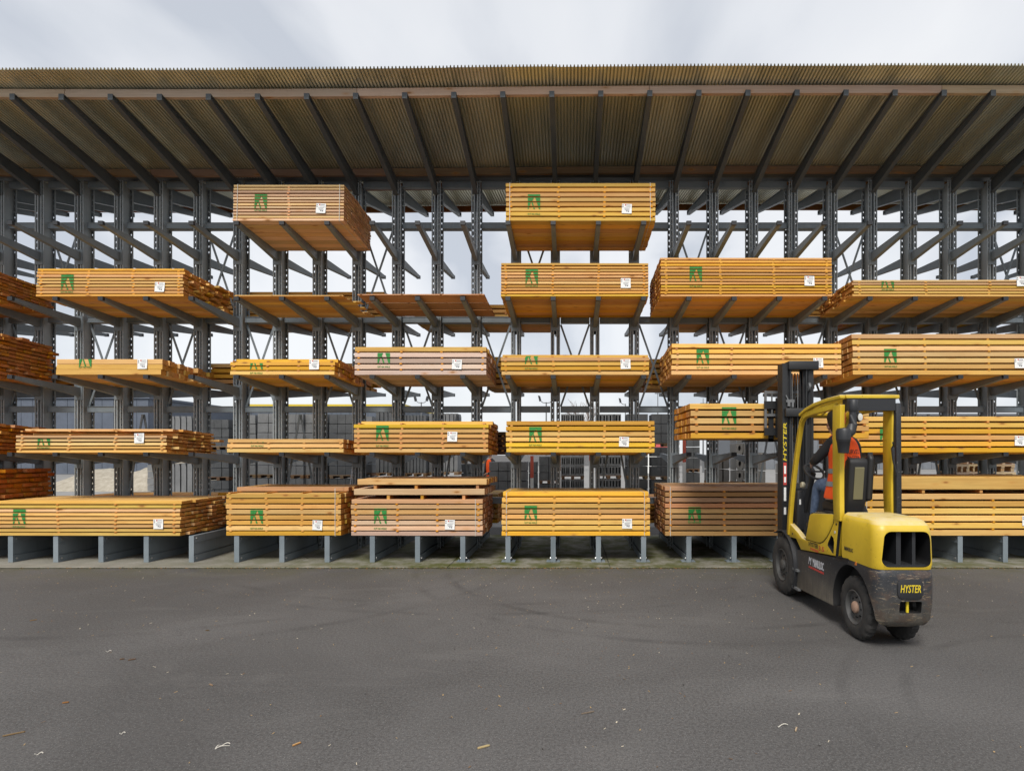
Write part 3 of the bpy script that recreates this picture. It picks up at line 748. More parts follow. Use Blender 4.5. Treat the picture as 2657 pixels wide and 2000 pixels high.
# radiator shroud inside the opening: fins and rim
sh = MB()
for x, w in ((CX - .035, .020), (CX + .095, .014)): sh.prism([(x - w, 4.93), (x + w, 4.93), (x + w * .6, 5.18), (x - w * .6, 5.18)], 'z', .738, 1.034)
sh.prism([(CX - .19, 4.91), (CX + .19, 4.91), (CX + .19, 5.19), (CX - .19, 5.19)], 'z', .7365, .752)
fk('shroud_fins', sh, M['plastic'], None, 30)
sw = MB()                      # swooping inner wall left of the first fin
for i in range(7):
    q = i / 6; sw.v += [(CX - .195 + .13 * q ** 2, 4.905 + .25 * q, .770), (CX - .195 + .13 * q ** 2, 4.905 + .25 * q, 1.02)]
for i in range(6): sw.f.append((2 * i, 2 * i + 1, 2 * i + 3, 2 * i + 2)); sw.m.append(0)
fk('shroud_wall', sw, M['plastic'], None, 60)
# lower counterweight
mb = MB()
loft(mb, [plan(CX, hw, 5.36, yr, .085, .12, z) for z, hw, yr in
          ((.205, .225, 4.985), (.235, .246, 4.925), (.29, .256, 4.885), (.45, .260, 4.862), (.65, .260, 4.862), (.685, .257, 4.868), (.711, .252, 4.882))])
cw = fk('counterweight', mb, [M['tb'], M['dark']])
ar = MB()
for xa, xb in ((2.4, 2.72), (2.95, 3.3)):
    ar.prism([(5.31 + .385 * math.cos(2 * math.pi * i / 40), .285 + .385 * math.sin(2 * math.pi * i / 40)) for i in range(40)], 'x', xa, xb)
cut(cw, ar, [M['dark']])
c2 = MB(); c2.prism(rrect(CX - .060, CX + .125, .350, .452, .012, 3), 'y', 4.5, 5.02); cut(cw, c2, [M['dark']])
pn = MB(); pn.tube([(CX + .025, 4.905, .345), (CX + .025, 4.905, .457)], .012, 10); fk('tow_pin', pn, M['gold'], cw, 50)
pt = MB(); pp = rrect(CX - .085, CX + .130, .470, .640, .05, 6); pt.prism([(x, z) for x, z in pp], 'y', 4.852, 4.868)
plate = fk('name_plate', pt, M['plastic'], cw); bevel(plate, .005, 2)
text_obj('HYSTER', 'lettering', M['gold'], plate, (CX - .062, 4.8515, .528), (1, 0, 0), (0, 0, 1), .172, .066, .18)
text_obj('060', 'lettering', M['dark'], hood, (CX + .04, 4.9015, 1.052), (1, 0, 0), (0, .32, .95), .060, .028)
# chassis
mb = MB()
mb.prism([(6.60, .165), (5.50, .205), (5.362, .205), (5.362, .732), (5.60, .688), (6.46, .612), (6.60, .600), (6.66, .40)], 'x', 2.588, 3.082)
ch = fk('chassis', mb, [M['tb'], M['dark']])
a2 = MB()
for xa, xb in ((2.4, 2.72), (2.95, 3.3)):
    a2.prism([(5.31 + .385 * math.cos(2 * math.pi * i / 40), .285 + .385 * math.sin(2 * math.pi * i / 40)) for i in range(40)], 'x', xa, xb)
cut(ch, a2, [M['dark']]); bevel(ch, .008, 2)
st = MB(); st.box(2.560, 2.600, 6.52, 6.66, .36, .385); st.box(2.562, 2.600, 6.50, 6.68, .15, .175); fk('step', st, M['greymetal'], ch)
def side(x, z, y): return None
u_, v_ = (0, -1, 0), (0, 0, 1)
def side_text(b, name, m, par, y, z, w, h, x=2.5865, tilt=0.0, shear=0.0):
    return text_obj(b, name, m, par, (x, y, z), (0, -math.cos(tilt), -math.sin(tilt)), (0, -math.sin(tilt) * -1 * 0, 1), w, h, shear)
side_text('MANULOC', 'lettering', M['silver'], ch, 6.16, .495, .265, .085)
side_text('M', 'emblem', M['silver'], ch, 6.27, .500, .075, .080, shear=.3)
side_text('LA LOCATION INTELLIGENTE', 'lettering', M['redink'], ch, 6.26, .462, .37, .022)
wt = MB(); wt.prism([(5.20, .685), (5.245, .685), (5.222, .725)], 'x', 2.5785, 2.5835); fk('warning_sticker', wt, mat('orange_sticker', (.55, .16, .02), .5), ch)
# yellow side sills
mb = MB(); sill = [(6.80, .875), (6.71, .850), (6.55, .800), (6.44, .755), (6.32, .748), (6.22, 1.035), (6.10, 1.075), (5.53, 1.118), (5.605, .700), (6.465, .622), (6.60, .722), (6.80, .715)]
for xa, xb in ((2.580, 2.640), (3.030, 3.090)): mb.prism(sill, 'x', xa, xb)
sl = fk('side_sill', mb, [M['ty'], M['dark']]); bevel(sl, .006, 2)
vc = MB(); vc.prism([(5.715, .890), (5.665, .870), (5.648, .83), (5.660, .715), (5.68, .715), (5.79, .775), (5.785, .80)], 'x', 2.5, 2.632); cut(sl, vc, [M['dark']])
door = [(6.318, .762), (6.26, .90), (6.215, 1.02), (6.19, 1.045), (6.12, 1.064), (5.645, 1.103), (5.668, 1.010), (5.73, .93), (5.80, .862), (5.88, .803), (5.96, .775), (6.05, .768)]
c_ = (sum(p[0] for p in door) / len(door), sum(p[1] for p in door) / len(door))
gp = MB(); gp.prism([(c_[0] + (p[0] - c_[0]) * 1.035, c_[1] + (p[1] - c_[1]) * 1.05) for p in door], 'x', 2.5785, 2.60); fk('panel_gap', gp, M['dark'])  # raised dark rim stands in for the shaded gap round the panel
dp = MB(); dp.prism(door, 'x', 2.571, 2.62); dpo = fk('side_panel', dp, M['ty']); bevel(dpo, .007, 2)
sm = MB(); sm.prism([(5.520, 1.12), (5.532, 1.12), (5.612, .702), (5.600, .702)], 'x', 2.5775, 2.60); sm.prism([(5.600, .692), (5.612, .702), (5.36, .722), (5.36, .712)], 'x', 2.5775, 2.60); fk('hood_seam', sm, M['dark'], hood)
side_text('HYSTER', 'lettering', M['plastic'], sl, 6.245, .700, .235, .048, x=2.5785, tilt=R(-1))
side_text('3.5', 'lettering', M['redink'], sl, 5.995, .694, .125, .050, x=2.5785)
side_text('FORTENS', 'lettering', M['redink'], sl, 6.20, .664, .200, .024, x=2.5785)
side_text('MANULOC', 'lettering', M['plastic'], hood, 5.43, .792, .165, .036, x=2.577)
bt = MB(); bt.lathe([(0, 0), (0, .012), (-.004, .010), (-.004, 0)], (2.580, 5.60, 1.01), 'x', 10); bt.lathe([(0, 0), (0, .012), (-.004, .010), (-.004, 0)], (2.580, 6.70, .765), 'x', 10); o = fk('bolts', bt, M['dark'], sl); o['kind'] = 'stuff'
tg = MB(); tg.lathe([(0, 0), (0, .014), (-.003, .014), (-.003, 0)], (2.580, 5.63, .93), 'x', 12); fk('round_sticker', tg, M['silver'], sl)
# floor, cowl, console, engine cover
mb = MB(); mb.box(2.60, 3.07, 6.24, 6.86, .735, .755); mb.prism([(6.86, .70), (6.86, 1.28), (6.95, 1.34), (7.02, .70)], 'x', 2.64, 3.03); fk('floor_plate', mb, M['plastic'])
mb = MB(); mb.box(2.645, 3.025, 5.50, 6.20, .74, 1.085); fk('engine_cover', mb, M['plastic'])
mb = MB(); mb.box(2.650, 2.735, 6.74, 6.84, .80, 1.26); o = fk('console', mb, M['plastic']); bevel(o, .012, 2)
mb = MB(); mb.box(2.672, 2.690, 6.735, 6.741, 1.10, 1.16); fk('sticker', mb, M['white'], o)
mb = MB(); mb.lathe([(-.02, .0), (-.02, .030), (0, .036), (.02, .030), (.02, 0)], (2.70, 6.71, 1.33), 'x', 16); fk('tape_roll', mb, mat('cream_tape', (.55, .50, .36), .6))
mb = MB(); mb.tube([(2.76, 6.80, .98), (2.76, 6.56, 1.47)], .030, 10); mb.tube([(2.76, 6.80, .75), (2.76, 6.80, 1.0)], .045, 10); fk('steering_column', mb, M['plastic'], None, 50)
mb = MB(); ring = []
for i in range(25):
    q = 2 * math.pi * i / 24; ring.append((2.76 + .095 * math.cos(q), 6.54 + .165 * math.sin(q) * .80, 1.49 + .165 * math.sin(q) * .48))
mb.tube(ring, .014, 8); mb.bar((2.665, 6.54, 1.49), (2.855, 6.54, 1.49), .03, .02); mb.bar((2.76, 6.54, 1.49), (2.76, 6.66, 1.56), .03, .02); fk('steering_wheel', mb, M['plastic'], None, 50)
mb = MB()
for i in range(3):
    mb.tube([(2.93 + .025 * i, 6.5, 1.20), (2.93 + .025 * i, 6.46, 1.40)], .006, 6); mb.lathe([(-.02, 0), (-.015, .014), (.015, .014), (.02, 0)], (2.93 + .025 * i, 6.46, 1.41), 'z', 8)
o = fk('hydraulic_levers', mb, M['plastic'])
# seat
mb = MB(); mb.prism([(6.20, 1.09), (6.22, 1.17), (6.15, 1.205), (5.80, 1.185), (5.72, 1.10)], 'x', CX - .135, CX + .135); o = fk('seat', mb, M['seat']); bevel(o, .025, 3)
mb = MB(); mb.prism([(5.80, 1.16), (5.68, 1.635), (5.62, 1.660), (5.575, 1.62), (5.62, 1.25), (5.68, 1.10)], 'x', CX - .140, CX + .055); bk = fk('backrest', mb, M['seat']); bevel(bk, .028, 3)
mb = MB(); mb.prism([(5.585, 1.565), (5.575, 1.555), (5.615, 1.250), (5.63, 1.255)], 'x', CX - .085, CX + .005); fk('document_pouch', mb, mat('olive_pouch', (.16, .145, .080), .5), bk)
mb = MB(); mb.prism([(5.78, 1.20), (5.66, 1.66), (5.60, 1.70), (5.555, 1.65), (5.60, 1.24)], 'x', CX + .045, CX + .100); o = fk('side_bolster', mb, M['seat'], bk); bevel(o, .022, 3)
mb = MB(); mb.box(CX - .12, CX + .13, 5.60, 6.15, 1.08, 1.11); fk('seat_slide', mb, M['greymetal'])
# overhead guard
def sweep_rect(mb, path, xw0, xw1, th):
    """flat bar following path in (y, z), th thick, between two x"""
    n = len(path); L_, Rr = [], []
    for i, (y, z) in enumerate(path):
        a = path[max(i - 1, 0)]; b = path[min(i + 1, n - 1)]; t = Vector((b[0] - a[0], b[1] - a[1])).normalized(); nn = Vector((-t.y, t.x))
        L_.append((y + nn.x * th / 2, z + nn.y * th / 2)); Rr.append((y - nn.x * th / 2, z - nn.y * th / 2))
    o = len(mb.v)
    for i in range(n):
        for x, p in ((xw0, L_[i]), (xw1, L_[i]), (xw1, Rr[i]), (xw0, Rr[i])): mb.v.append((x, p[0], p[1]))
    for i in range(n - 1):
        for k in range(4): mb.f.append((o + i * 4 + k, o + i * 4 + (k + 1) % 4, o + i * 4 + 4 + (k + 1) % 4, o + i * 4 + 4 + k)); mb.m.append(0)
    mb.f += [(o + 3, o + 2, o + 1, o), tuple(o + (n - 1) * 4 + k for k in range(4))]; mb.m += [0, 0]
apath = [(6.83, .74), (6.80, .95), (6.755, 1.15), (6.69, 1.40), (6.60, 1.68), (6.53, 1.88), (6.49, 1.98), (6.45, 2.05), (6.39, 2.095), (6.31, 2.118), (6.1, 2.135), (5.62, 2.155)]
for sx_, xa in ((-1, 2.568), (1, 3.056)):
    mb = MB(); sweep_rect(mb, apath, xa, xa + .046, .058); o = fk('front_pillar', mb, M['ty']); bevel(o, .006, 2)
    mb = MB(); sweep_rect(mb, [(y - .008 if i < 9 else y, z - .006 if i > 8 else z) for i, (y, z) in enumerate(apath[:9])], xa - .002, xa + .012, .012); fk('groove', mb, mat('groove_ochre', (.30, .17, .012), .5), o)
for sx_, xa in ((-1, 2.566), (1, 3.058)):
    mb = MB(); mb.prism([(5.655, 2.16), (5.66, 1.9), (5.655, 1.3), (5.63, 1.05), (5.50, 1.05), (5.505, 1.3), (5.50, 1.9), (5.49, 2.16)], 'x', xa, xa + .048)
    o = fk('rear_pillar', mb, M['ty']); bevel(o, .008, 2)
mb = MB(); mb.prism([(5.53, 2.17), (5.525, 2.0), (5.50, 1.06), (5.44, 1.06), (5.45, 1.95), (5.45, 2.17)], 'x', 3.075, 3.125); o = fk('exhaust_cover', mb, M['tb']); bevel(o, .008, 2)
mb = MB()
rp = [(6.46, 2.120), (6.30, 2.168), (6.08, 2.205), (5.80, 2.224), (5.47, 2.232)]
for xa, xb in ((2.553, 2.606), (3.068, 3.121)): sweep_rect(mb, rp, xa, xb, .036)
mb.prism([(6.482, 2.095), (6.482, 2.131), (6.42, 2.150), (6.42, 2.112)], 'x', 2.606, 3.068); mb.box(2.606, 3.068, 5.452, 5.51, 2.213, 2.250)
gd = fk('guard_frame', mb, M['ty']); bevel(gd, .006, 1)
for i in range(6):
    mb = MB(); x = 2.655 + i * .072; sweep_rect(mb, [(y, z - .002) for y, z in rp[:1]] + rp[1:4] + [(5.50, 2.232)], x - .010, x + .010, .028); fk('guard_bar', mb, M['ty'])
mb = MB(); mb.box(2.62, 3.075, 5.46, 5.56, 2.10, 2.212); fk('rear_crossbar', mb, M['plastic'])
# air intake on the left rear pillar
mb = MB()
mb.lathe([(-.005, 0), (0, .050), (.10, .062), (.105, .066), (.118, .066), (.122, .070), (.20, .072), (.225, .060), (.235, 0)], (2.535, 5.36, 1.70), 'z', 20, 0, None, .92)
it = fk('air_intake', mb, M['plastic'], None, 40)
mb = MB(); mb.tube([(2.55, 5.36, 1.86), (2.60, 5.36, 1.905), (2.625, 5.37, 1.96), (2.633, 5.38, 2.05), (2.634, 5.38, 2.11)], [.052, .050, .040, .033, .033], 14); mb.lathe([(0, 0), (0, .040), (.02, .045), (.10, .045), (.108, .038), (.108, 0)], (2.634, 5.38, 2.085), 'z', 18, 0, None, .95); fk('intake_pipe', mb, M['plastic'], it, 45)
mb = MB(); mb.box(2.575, 2.615, 5.47, 5.50, 1.78, 1.83); mb.box(2.545, 2.60, 5.40, 5.49, 1.80, 1.82); fk('bracket', mb, M['plastic'], it)
mb = MB(); mb.lathe([(0, 0), (0, .040), (.03, .048), (.055, .030), (.06, 0)], (2.72, 5.42, 2.035), 'y', 20, 0, None, .62); wl = fk('work_lamp', mb, M['plastic'], None, 45)
mb = MB(); mb.lathe([(0, 0), (0, .036), (-.006, .034), (-.010, 0)], (2.72, 5.42, 2.035), 'y', 20, 0, None, .62); fk('lens', mb, M['lens'], wl)
mb = MB(); mb.bar((2.72, 5.46, 2.06), (2.72, 5.48, 2.13), .016, .016); fk('lamp_bracket', mb, M['plastic'], wl)
mb = MB(); mb.box(2.615, 2.628, 5.515, 5.55, 1.98, 2.12); fk('fire_sticker', mb, M['redink'])
mb = MB(); mb.tube([(3.050, 5.46, 1.80), (3.030, 5.43, 1.74), (3.035, 5.425, 1.62), (3.060, 5.43, 1.52), (3.070, 5.45, 1.49)], [.010, .016, .010, .009, .010], 8); fk('grab_handle', mb, M['plastic'], None, 50)
# mast
mast = empty('mast', -RL + Vector((0, 0, 0))); mast.parent = truck
def mk(name, mb, m, smooth=None): return mb.build(name, m, mast, smooth)
for xa, xb in ((2.660, 2.725), (2.985, 3.050)):
    mb = MB(); mb.box(xa, xb, 7.24, 7.252, .08, 2.82); mb.box(xa, xb, 7.398, 7.41, .08, 2.82); w = xa if xa < 2.8 else xb - .012; mb.box(w, w + .012, 7.252, 7.398, .08, 2.82); mk('outer_rail', mb, M['mast'])
for xa, xb in ((2.735, 2.785), (2.925, 2.975)):
    mb = MB(); mb.box(xa, xb, 7.27, 7.28, .10, 2.80); mb.box(xa, xb, 7.37, 7.38, .10, 2.80); mb.box(xa if xa < 2.8 else xb - .012, (xa + .012) if xa < 2.8 else xb, 7.28, 7.37, .10, 2.80); mk('inner_rail', mb, M['mast'])
mb = MB(); mb.box(2.725, 3.10, 7.19, 7.42, 2.735, 2.845); o = mk('crosshead', mb, M['mast']); bevel(o, .012, 2)
mb = MB(); mb.box(2.68, 3.115, 7.17, 7.238, 2.150, 2.255); o = mk('cross_member', mb, M['mast']); bevel(o, .008, 2)
mb = MB(); mb.box(2.66, 3.05, 7.17, 7.238, .30, .42); mk('cross_member', mb, M['mast'])
for x in (2.755, 2.955):
    mb = MB(); mb.tube([(x, 7.225, .15), (x, 7.225, 2.05)], .022, 10); mb.tube([(x, 7.225, 2.05), (x, 7.225, 2.74)], .012, 8); mk('lift_cylinder', mb, M['mast'], 50)
for i, x in enumerate((2.80, 2.835, 2.87, 2.90)):
    mb = MB(); mb.tube([(x, 7.28, .4), (x + .006, 7.27, 1.2), (x - .004, 7.27, 2.0), (x, 7.29, 2.70)], .009 if i % 2 else .007, 6); mk('hose', mb, M['rubber'] if i % 2 else M['greymetal'], 50)
mb = MB(); mb.lathe([(-.014, 0), (-.014, .062), (-.006, .052), (.006, .052), (.014, .062), (.014, 0)], (2.98, 7.23, 2.52), 'x', 24); mb.lathe([(-.018, 0), (-.018, .014), (.018, .014), (.018, 0)], (2.98, 7.23, 2.52), 'x', 10); mk('hose_pulley', mb, M['greymetal'], 40)
mb = MB(); mb.tube([(2.995, 7.17, 2.52), (3.000, 7.175, 2.2), (3.002, 7.19, 1.6), (2.99, 7.2, 1.3)], .009, 6); mb.tube([(2.965, 7.29, 2.52), (2.965, 7.29, .9)], .009, 6); mk('hose', mb, M['rubber'], 50)
mb = MB(); mb.bar((2.70, 7.225, 2.42), (2.725, 7.22, 2.36), .012, .012); mb.box(2.70, 2.80, 7.21, 7.24, 2.33, 2.365); mb.box(2.715, 2.745, 7.205, 7.235, 2.28, 2.33); mb.box(2.765, 2.79, 7.205, 7.235, 2.27, 2.33); mk('valve_block', mb, M['greymetal'])
mb = MB(); mb.bar((2.70, 7.22, .6), (2.72, 6.95, .95), .045, .045); mb.bar((3.0, 7.22, .6), (2.98, 6.95, .95), .045, .045); mk('tilt_cylinders', mb, M['mast'])
text_obj('HYSTER', 'lettering', M['gold'], mast, (2.712, 7.2385, 1.60), (0, 0, 1), (-1, 0, 0), .48, .044, .15)
mb = MB(); mb.box(2.672, 2.712, 7.2375, 7.239, 1.30, 1.58); mk('red_sticker', mb, M['redink'])
mb = MB(); mb.box(2.680, 2.704, 7.2365, 7.2378, 1.33, 1.40); mb.box(2.680, 2.704, 7.2365, 7.2378, 1.44, 1.54); mb.box(2.678, 2.706, 7.2375, 7.239, 1.10, 1.27); mb.box(2.678, 2.706, 7.2375, 7.239, .93, 1.02); mk('white_stickers', mb, M['white'])
# carriage, backrest and forks
mb = MB()
for z0, z1 in ((1.93, 2.03), (2.28, 2.38)): mb.box(2.56, 3.12, 7.60, 7.635, z0, z1)
for x in (2.72, 2.96): mb.box(x - .02, x + .02, 7.42, 7.60, 1.90, 2.42)
mk('carriage', mb, M['mast'])
mb = MB()
for x in (2.575, 3.105): mb.box(x - .014, x + .014, 7.605, 7.63, 1.93, 2.52)
for z in (2.50, 2.20): mb.box(2.589, 3.091, 7.607, 7.628, z - .02, z + .014)
for x in (2.66, 2.75, 2.84, 2.93, 3.02): mb.box(x - .008, x + .008, 7.61, 7.626, 2.214, 2.48)
mk('load_backrest', mb, M['greymetal'])
for x in (2.66, 3.02):
    mb = MB(); mb.box(x - .03, x + .03, 7.637, 7.672, 1.845, 2.33); mb.prism([(7.637, 1.845), (7.637, 1.888), (8.80, 1.888), (8.86, 1.880), (8.86, 1.872)], 'x', x - .03, x + .03); mk('fork', mb, M['mast'])
# wheels
def wheel(name, x_out, sgn, y, z, r, w):
    mb = MB(); prof = [(.010, .55 * r), (.002, .60 * r), (0, .72 * r), (.002, .84 * r), (.009, .93 * r), (.022, .985 * r), (w * .5, r), (w - .022, .985 * r), (w - .009, .93 * r), (w, .84 * r), (w, .58 * r)]
    n = 72
    def mod(i, k): return -.016 if (i in (4, 5, 6, 7, 8) and (k + (2 if i > 6 else 0)) % 4 == 0) else 0
    mb.lathe([(sgn * a, b) for a, b in prof], (x_out, y, z), 'x', n, 0, mod)
    t = fk(name, mb, M['tyre'], None, 35)
    mb = MB(); rp_ = [(.010, .555 * r), (.004, .53 * r), (.012, .50 * r), (.040, .475 * r), (.045, .34 * r), (.030, .26 * r), (.028, 0)]
    mb.lathe([(sgn * a, b) for a, b in rp_], (x_out, y, z), 'x', 40); mb.lathe([(sgn * a, b) for a, b in ((w - .01, .58 * r), (w - .02, 0))], (x_out, y, z), 'x', 24); rim = fk('rim', mb, M['rimgrey'] if r < .3 else M['rimdark'], t, 40)
    mb = MB(); mb.lathe([(sgn * a, b) for a, b in ((.030, .19 * r), (.012, .185 * r), (.002, .14 * r), (-.002, .07 * r), (-.003, 0))], (x_out, y, z), 'x', 24); fk('hub', mb, M['hub'] if r < .3 else M['rimdark'], t, 40)
    mb = MB()
    for i in range(8):
        q = 2 * math.pi * i / 8; mb.lathe([(sgn * a, b) for a, b in ((.046, .009), (.026, .009), (.026, 0))], (x_out, y + .31 * r * math.cos(q), z + .31 * r * math.sin(q)), 'x', 6)
    o = fk('wheel_nuts', mb, M['rubber'], t); o['kind'] = 'stuff'; return t
M['rimgrey'] = m_steel('dusty_rim', (.060, .060, .060), (.115, .112, .108), .6); M['rimdark'] = mat('dark_rim', (.055, .054, .052), .6)
wheel('front_wheel', 2.552, 1, 6.99, .352, .352, .125); wheel('front_wheel', 3.118, -1, 6.99, .352, .352, .125)
wheel('rear_wheel', 2.598, 1, 5.31, .287, .287, .105); wheel('rear_wheel', 3.072, -1, 5.31, .287, .287, .105)
for xa, xb in ((2.548, 2.655), (3.015, 3.122)):
    mb = MB(); arc = [(6.99 + .415 * math.cos(R(a)), .355 + .415 * math.sin(R(a))) for a in range(60, 221, 10)]
    arc = [(2 * 6.99 - y, z) for y, z in arc]; arc = [(6.99 - (y - 6.99), z) for y, z in arc]
    pa = [(6.99 + .41 * math.cos(R(a)) * 1.0, .355 + .41 * math.sin(R(a))) for a in (62, 75, 90, 105, 120, 135, 150, 165, 180, 195, 208)]
    pa = [(pa[0][0] + .05, pa[0][1] - .005)] + pa
    sweep_rect(mb, pa, xa, xb, .016); o = fk('front_fender', mb, M['plastic']); bevel(o, .004, 1)
mb = MB(); mb.box(2.66, 3.01, 6.93, 7.05, .28, .42); fk('drive_axle', mb, M['mast'])
mb = MB(); mb.box(2.70, 2.97, 5.25, 5.37, .22, .34); fk('steer_axle', mb, M['mast'])
# the load on the forks
B('golden bundle of five layers carried on the forklift forks', PX(1490, 7.75), PX(1872, 7.75), 7.69, 1.893, PZ(868, 7.75), 5, GOLD, tilt=0, depth=1.19, logo=(PX(1557, 7.75), PZ(918, 7.75)), fill=.80, group='timber in transport', rag=.010)
# ------------------------------------------------------------------ the driver
M['jacket'] = mat('black_jacket', (.012, .012, .014), .8); M['skin'] = mat('skin', (.42, .24, .17), .6); M['hair'] = mat('dark_hair', (.014, .011, .010), .7)
def m_cloth(name, a, b, s_=30):
    m = mat(name, a, .85); k = NB(m); k.col(k.ramp(k.noise(k.pos(), s_, 5, .6), (.3, a), (.7, b))); return m
M['jeans'] = m_cloth('blue_denim', (.055, .085, .15), (.11, .155, .24)); M['hivis'] = m_cloth('orange_hi_vis', (.88, .085, .008), (.95, .115, .012), 14); M['shoe'] = mat('black_shoe', (.015, .014, .013), .6)
M['reflect'] = mat('grey_reflective_band', (.24, .26, .27), .4)
def person(label, origin, sx, chains, rot=0.0, vest=True, text=True):
    """one continuous skinned body; clothes are its children. chains: list of [(pos, radius, zone), ...] rooted on earlier joints"""
    root = empty('person', origin, label, 'person'); root.rotation_euler = (0, 0, rot)
    vs, es, rad, zone, idx = [], [], [], [], {}
    for ch_ in chains:
        prev = None
        for nm, p, r, z in ch_:
            if nm in idx: prev = idx[nm]; continue
            vs.append(p); rad.append(r); zone.append(z); i = len(vs) - 1; idx[nm] = i
            if prev is not None: es.append((prev, i))
            prev = i
    me = bpy.data.meshes.new('body'); me.from_pydata(vs, es, []); o = bpy.data.objects.new('body', me); C.objects.link(o)
    o.modifiers.new('s', 'SKIN')
    for i, sv in enumerate(me.skin_vertices[0].data): sv.radius = rad[i] if isinstance(rad[i], tuple) else (rad[i], rad[i]); sv.use_root = (i == 0)
    sb = o.modifiers.new('d', 'SUBSURF'); sb.levels = 2; sb.render_levels = 2
    bake(o, None); me = o.data; me.materials.clear()
    for z in ('jacket', 'skin', 'jeans', 'shoe'): me.materials.append(M[z])
    order = {'jacket': 0, 'skin': 1, 'jeans': 2, 'shoe': 3}
    segs = [(Vector(vs[a]), Vector(vs[b]), zone[b]) for a, b in es]
    for f in me.polygons:
        c = f.center; best = None
        for a, b, z in segs:
            d = b - a; t = max(0, min(1, (c - a).dot(d) / max(d.length_squared, 1e-9))); q = (a + d * t - c).length
            if best is None or q < best[0]: best = (q, z)
        f.material_index = order[best[1]]; f.use_smooth = True
    for v in me.vertices: v.co.x *= sx
    me.update(); o.parent = root
    return root, o, vs, idx
def vest_on(body, rings, sx, texts=()):
    mb = MB(); n = 20
    for cx_, cy_, cz_, rx_, ry_ in rings:
        for k in range(n):
            q = 2 * math.pi * k / n; c, s_ = math.cos(q), math.sin(q)
            mb.v.append(((cx_ + rx_ * math.copysign(abs(c) ** .8, c)) * sx, cy_ + ry_ * math.copysign(abs(s_) ** .8, s_), cz_))
    for i in range(len(rings) - 1):
        for k in range(n): mb.f.append((i * n + k, i * n + (k + 1) % n, (i + 1) * n + (k + 1) % n, (i + 1) * n + k)); mb.m.append(0)
    mb.f.append(tuple((len(rings) - 1) * n + k for k in range(n))); mb.m.append(0)
    v = mb.build('vest', M['hivis'], body, 80)
    md = v.modifiers.new('d', 'SUBSURF'); md.levels = 2; md.render_levels = 2; bake(v, None)
    for p in v.data.polygons: p.use_smooth = True
    return v
def band(v, r0, r1, sx, m='reflect'):
    mb = MB(); n = 28
    for cx_, cy_, cz_, rx_, ry_ in (r0, r1):
        for k in range(n):
            q = 2 * math.pi * k / n; c, s_ = math.cos(q), math.sin(q)
            mb.v.append(((cx_ + rx_ * math.copysign(abs(c) ** .85, c)) * sx, cy_ + ry_ * math.copysign(abs(s_) ** .85, s_), cz_))
    mb.f = [(k, (k + 1) % n, n + (k + 1) % n, n + k) for k in range(n)]; mb.m = [0] * n
    return mb.build('reflective_band', M[m], v, 80)
def fingers(pre, wrist, hand, curl, side_, z='skin'):
    """five bent fingers rooted in the palm"""
    w, h = Vector(wrist), Vector(hand); d = (h - w).normalized(); sd_ = Vector(side_).normalized(); cu = Vector(curl).normalized(); out = []
    for i, (off, ln) in enumerate(((-.030, .062), (-.010, .074), (.010, .070), (.028, .056))):
        a = h + sd_ * off; b = a + d * ln * .5 + cu * .012; c = b + d * ln * .15 + cu * ln * .55
        out.append([(pre + 'hand', None, None, None), (pre + 'f%da' % i, tuple(a), .010, z), (pre + 'f%db' % i, tuple(b), .009, z), (pre + 'f%dc' % i, tuple(c), .008, z)])
    a = w + d * .045 + sd_ * -.045; b = a + d * .035 + cu * .02 - sd_ * .012
    out.append([(pre + 'hand', None, None, None), (pre + 'ta', tuple(a), .012, z), (pre + 'tb', tuple(b), .010, z)])
    return out
LEAN = -.10
ch = [[('pelvis', (0, 0, 0), (.155, .125), 'jeans'), ('waist', (.0, .0, .14), (.145, .115), 'jacket'), ('chest', (LEAN * .45, .03, .34), (.175, .130), 'jacket'), ('collar', (LEAN * .8, .08, .49), (.105, .085), 'jacket'), ('neck', (LEAN, .13, .545), .055, 'skin'), ('jaw', (LEAN * 1.1, .185, .590), (.070, .078), 'skin'), ('skull', (LEAN * 1.15, .190, .675), (.083, .098), 'skin'), ('crown', (LEAN * 1.2, .175, .740), (.058, .070), 'skin')],
      [('jaw', 0, 0, 0), ('nose', (LEAN * 1.1, .295, .630), .012, 'skin')],
      [('skull', 0, 0, 0), ('earl', (LEAN * 1.1 - .088, .18, .645), .014, 'skin')], [('skull', 0, 0, 0), ('earr', (LEAN * 1.1 + .088, .18, .645), .014, 'skin')],
      [('collar', 0, 0, 0), ('shl', (-.235, .06, .440), .078, 'jacket'), ('ell', (-.360, .26, .265), .060, 'jacket'), ('wrl', (-.255, .49, .250), .042, 'jacket'), ('lhand', (-.215, .565, .250), (.036, .022), 'skin')],
      [('collar', 0, 0, 0), ('shr', (.165, .05, .425), .076, 'jacket'), ('elr', (.275, .17, .185), .058, 'jacket'), ('wrr', (.235, .40, .150), .042, 'jacket'), ('rhand', (.215, .475, .150), (.036, .022), 'skin')],
      [('pelvis', 0, 0, 0), ('hipl', (-.115, .10, -.015), .100, 'jeans'), ('knl', (-.215, .42, .010), .076, 'jeans'), ('anl', (-.225, .52, -.385), .050, 'jeans'), ('hel', (-.225, .50, -.450), .042, 'shoe'), ('tol', (-.23, .66, -.462), .036, 'shoe')],
      [('pelvis', 0, 0, 0), ('hipr', (.115, .10, -.015), .100, 'jeans'), ('knr', (.165, .42, .010), .076, 'jeans'), ('anr', (.165, .55, -.385), .050, 'jeans'), ('her', (.165, .54, -.450), .042, 'shoe'), ('tor', (.165, .69, -.462), .036, 'shoe')]]
ch += fingers('l', (-.255, .49, .250), (-.215, .565, .250), (.3, .2, -.8), (.2, -.2, 1)); ch += fingers('r', (.235, .40, .150), (.215, .475, .150), (-.3, .2, -.8), (.2, -.2, 1))
SXP = .64
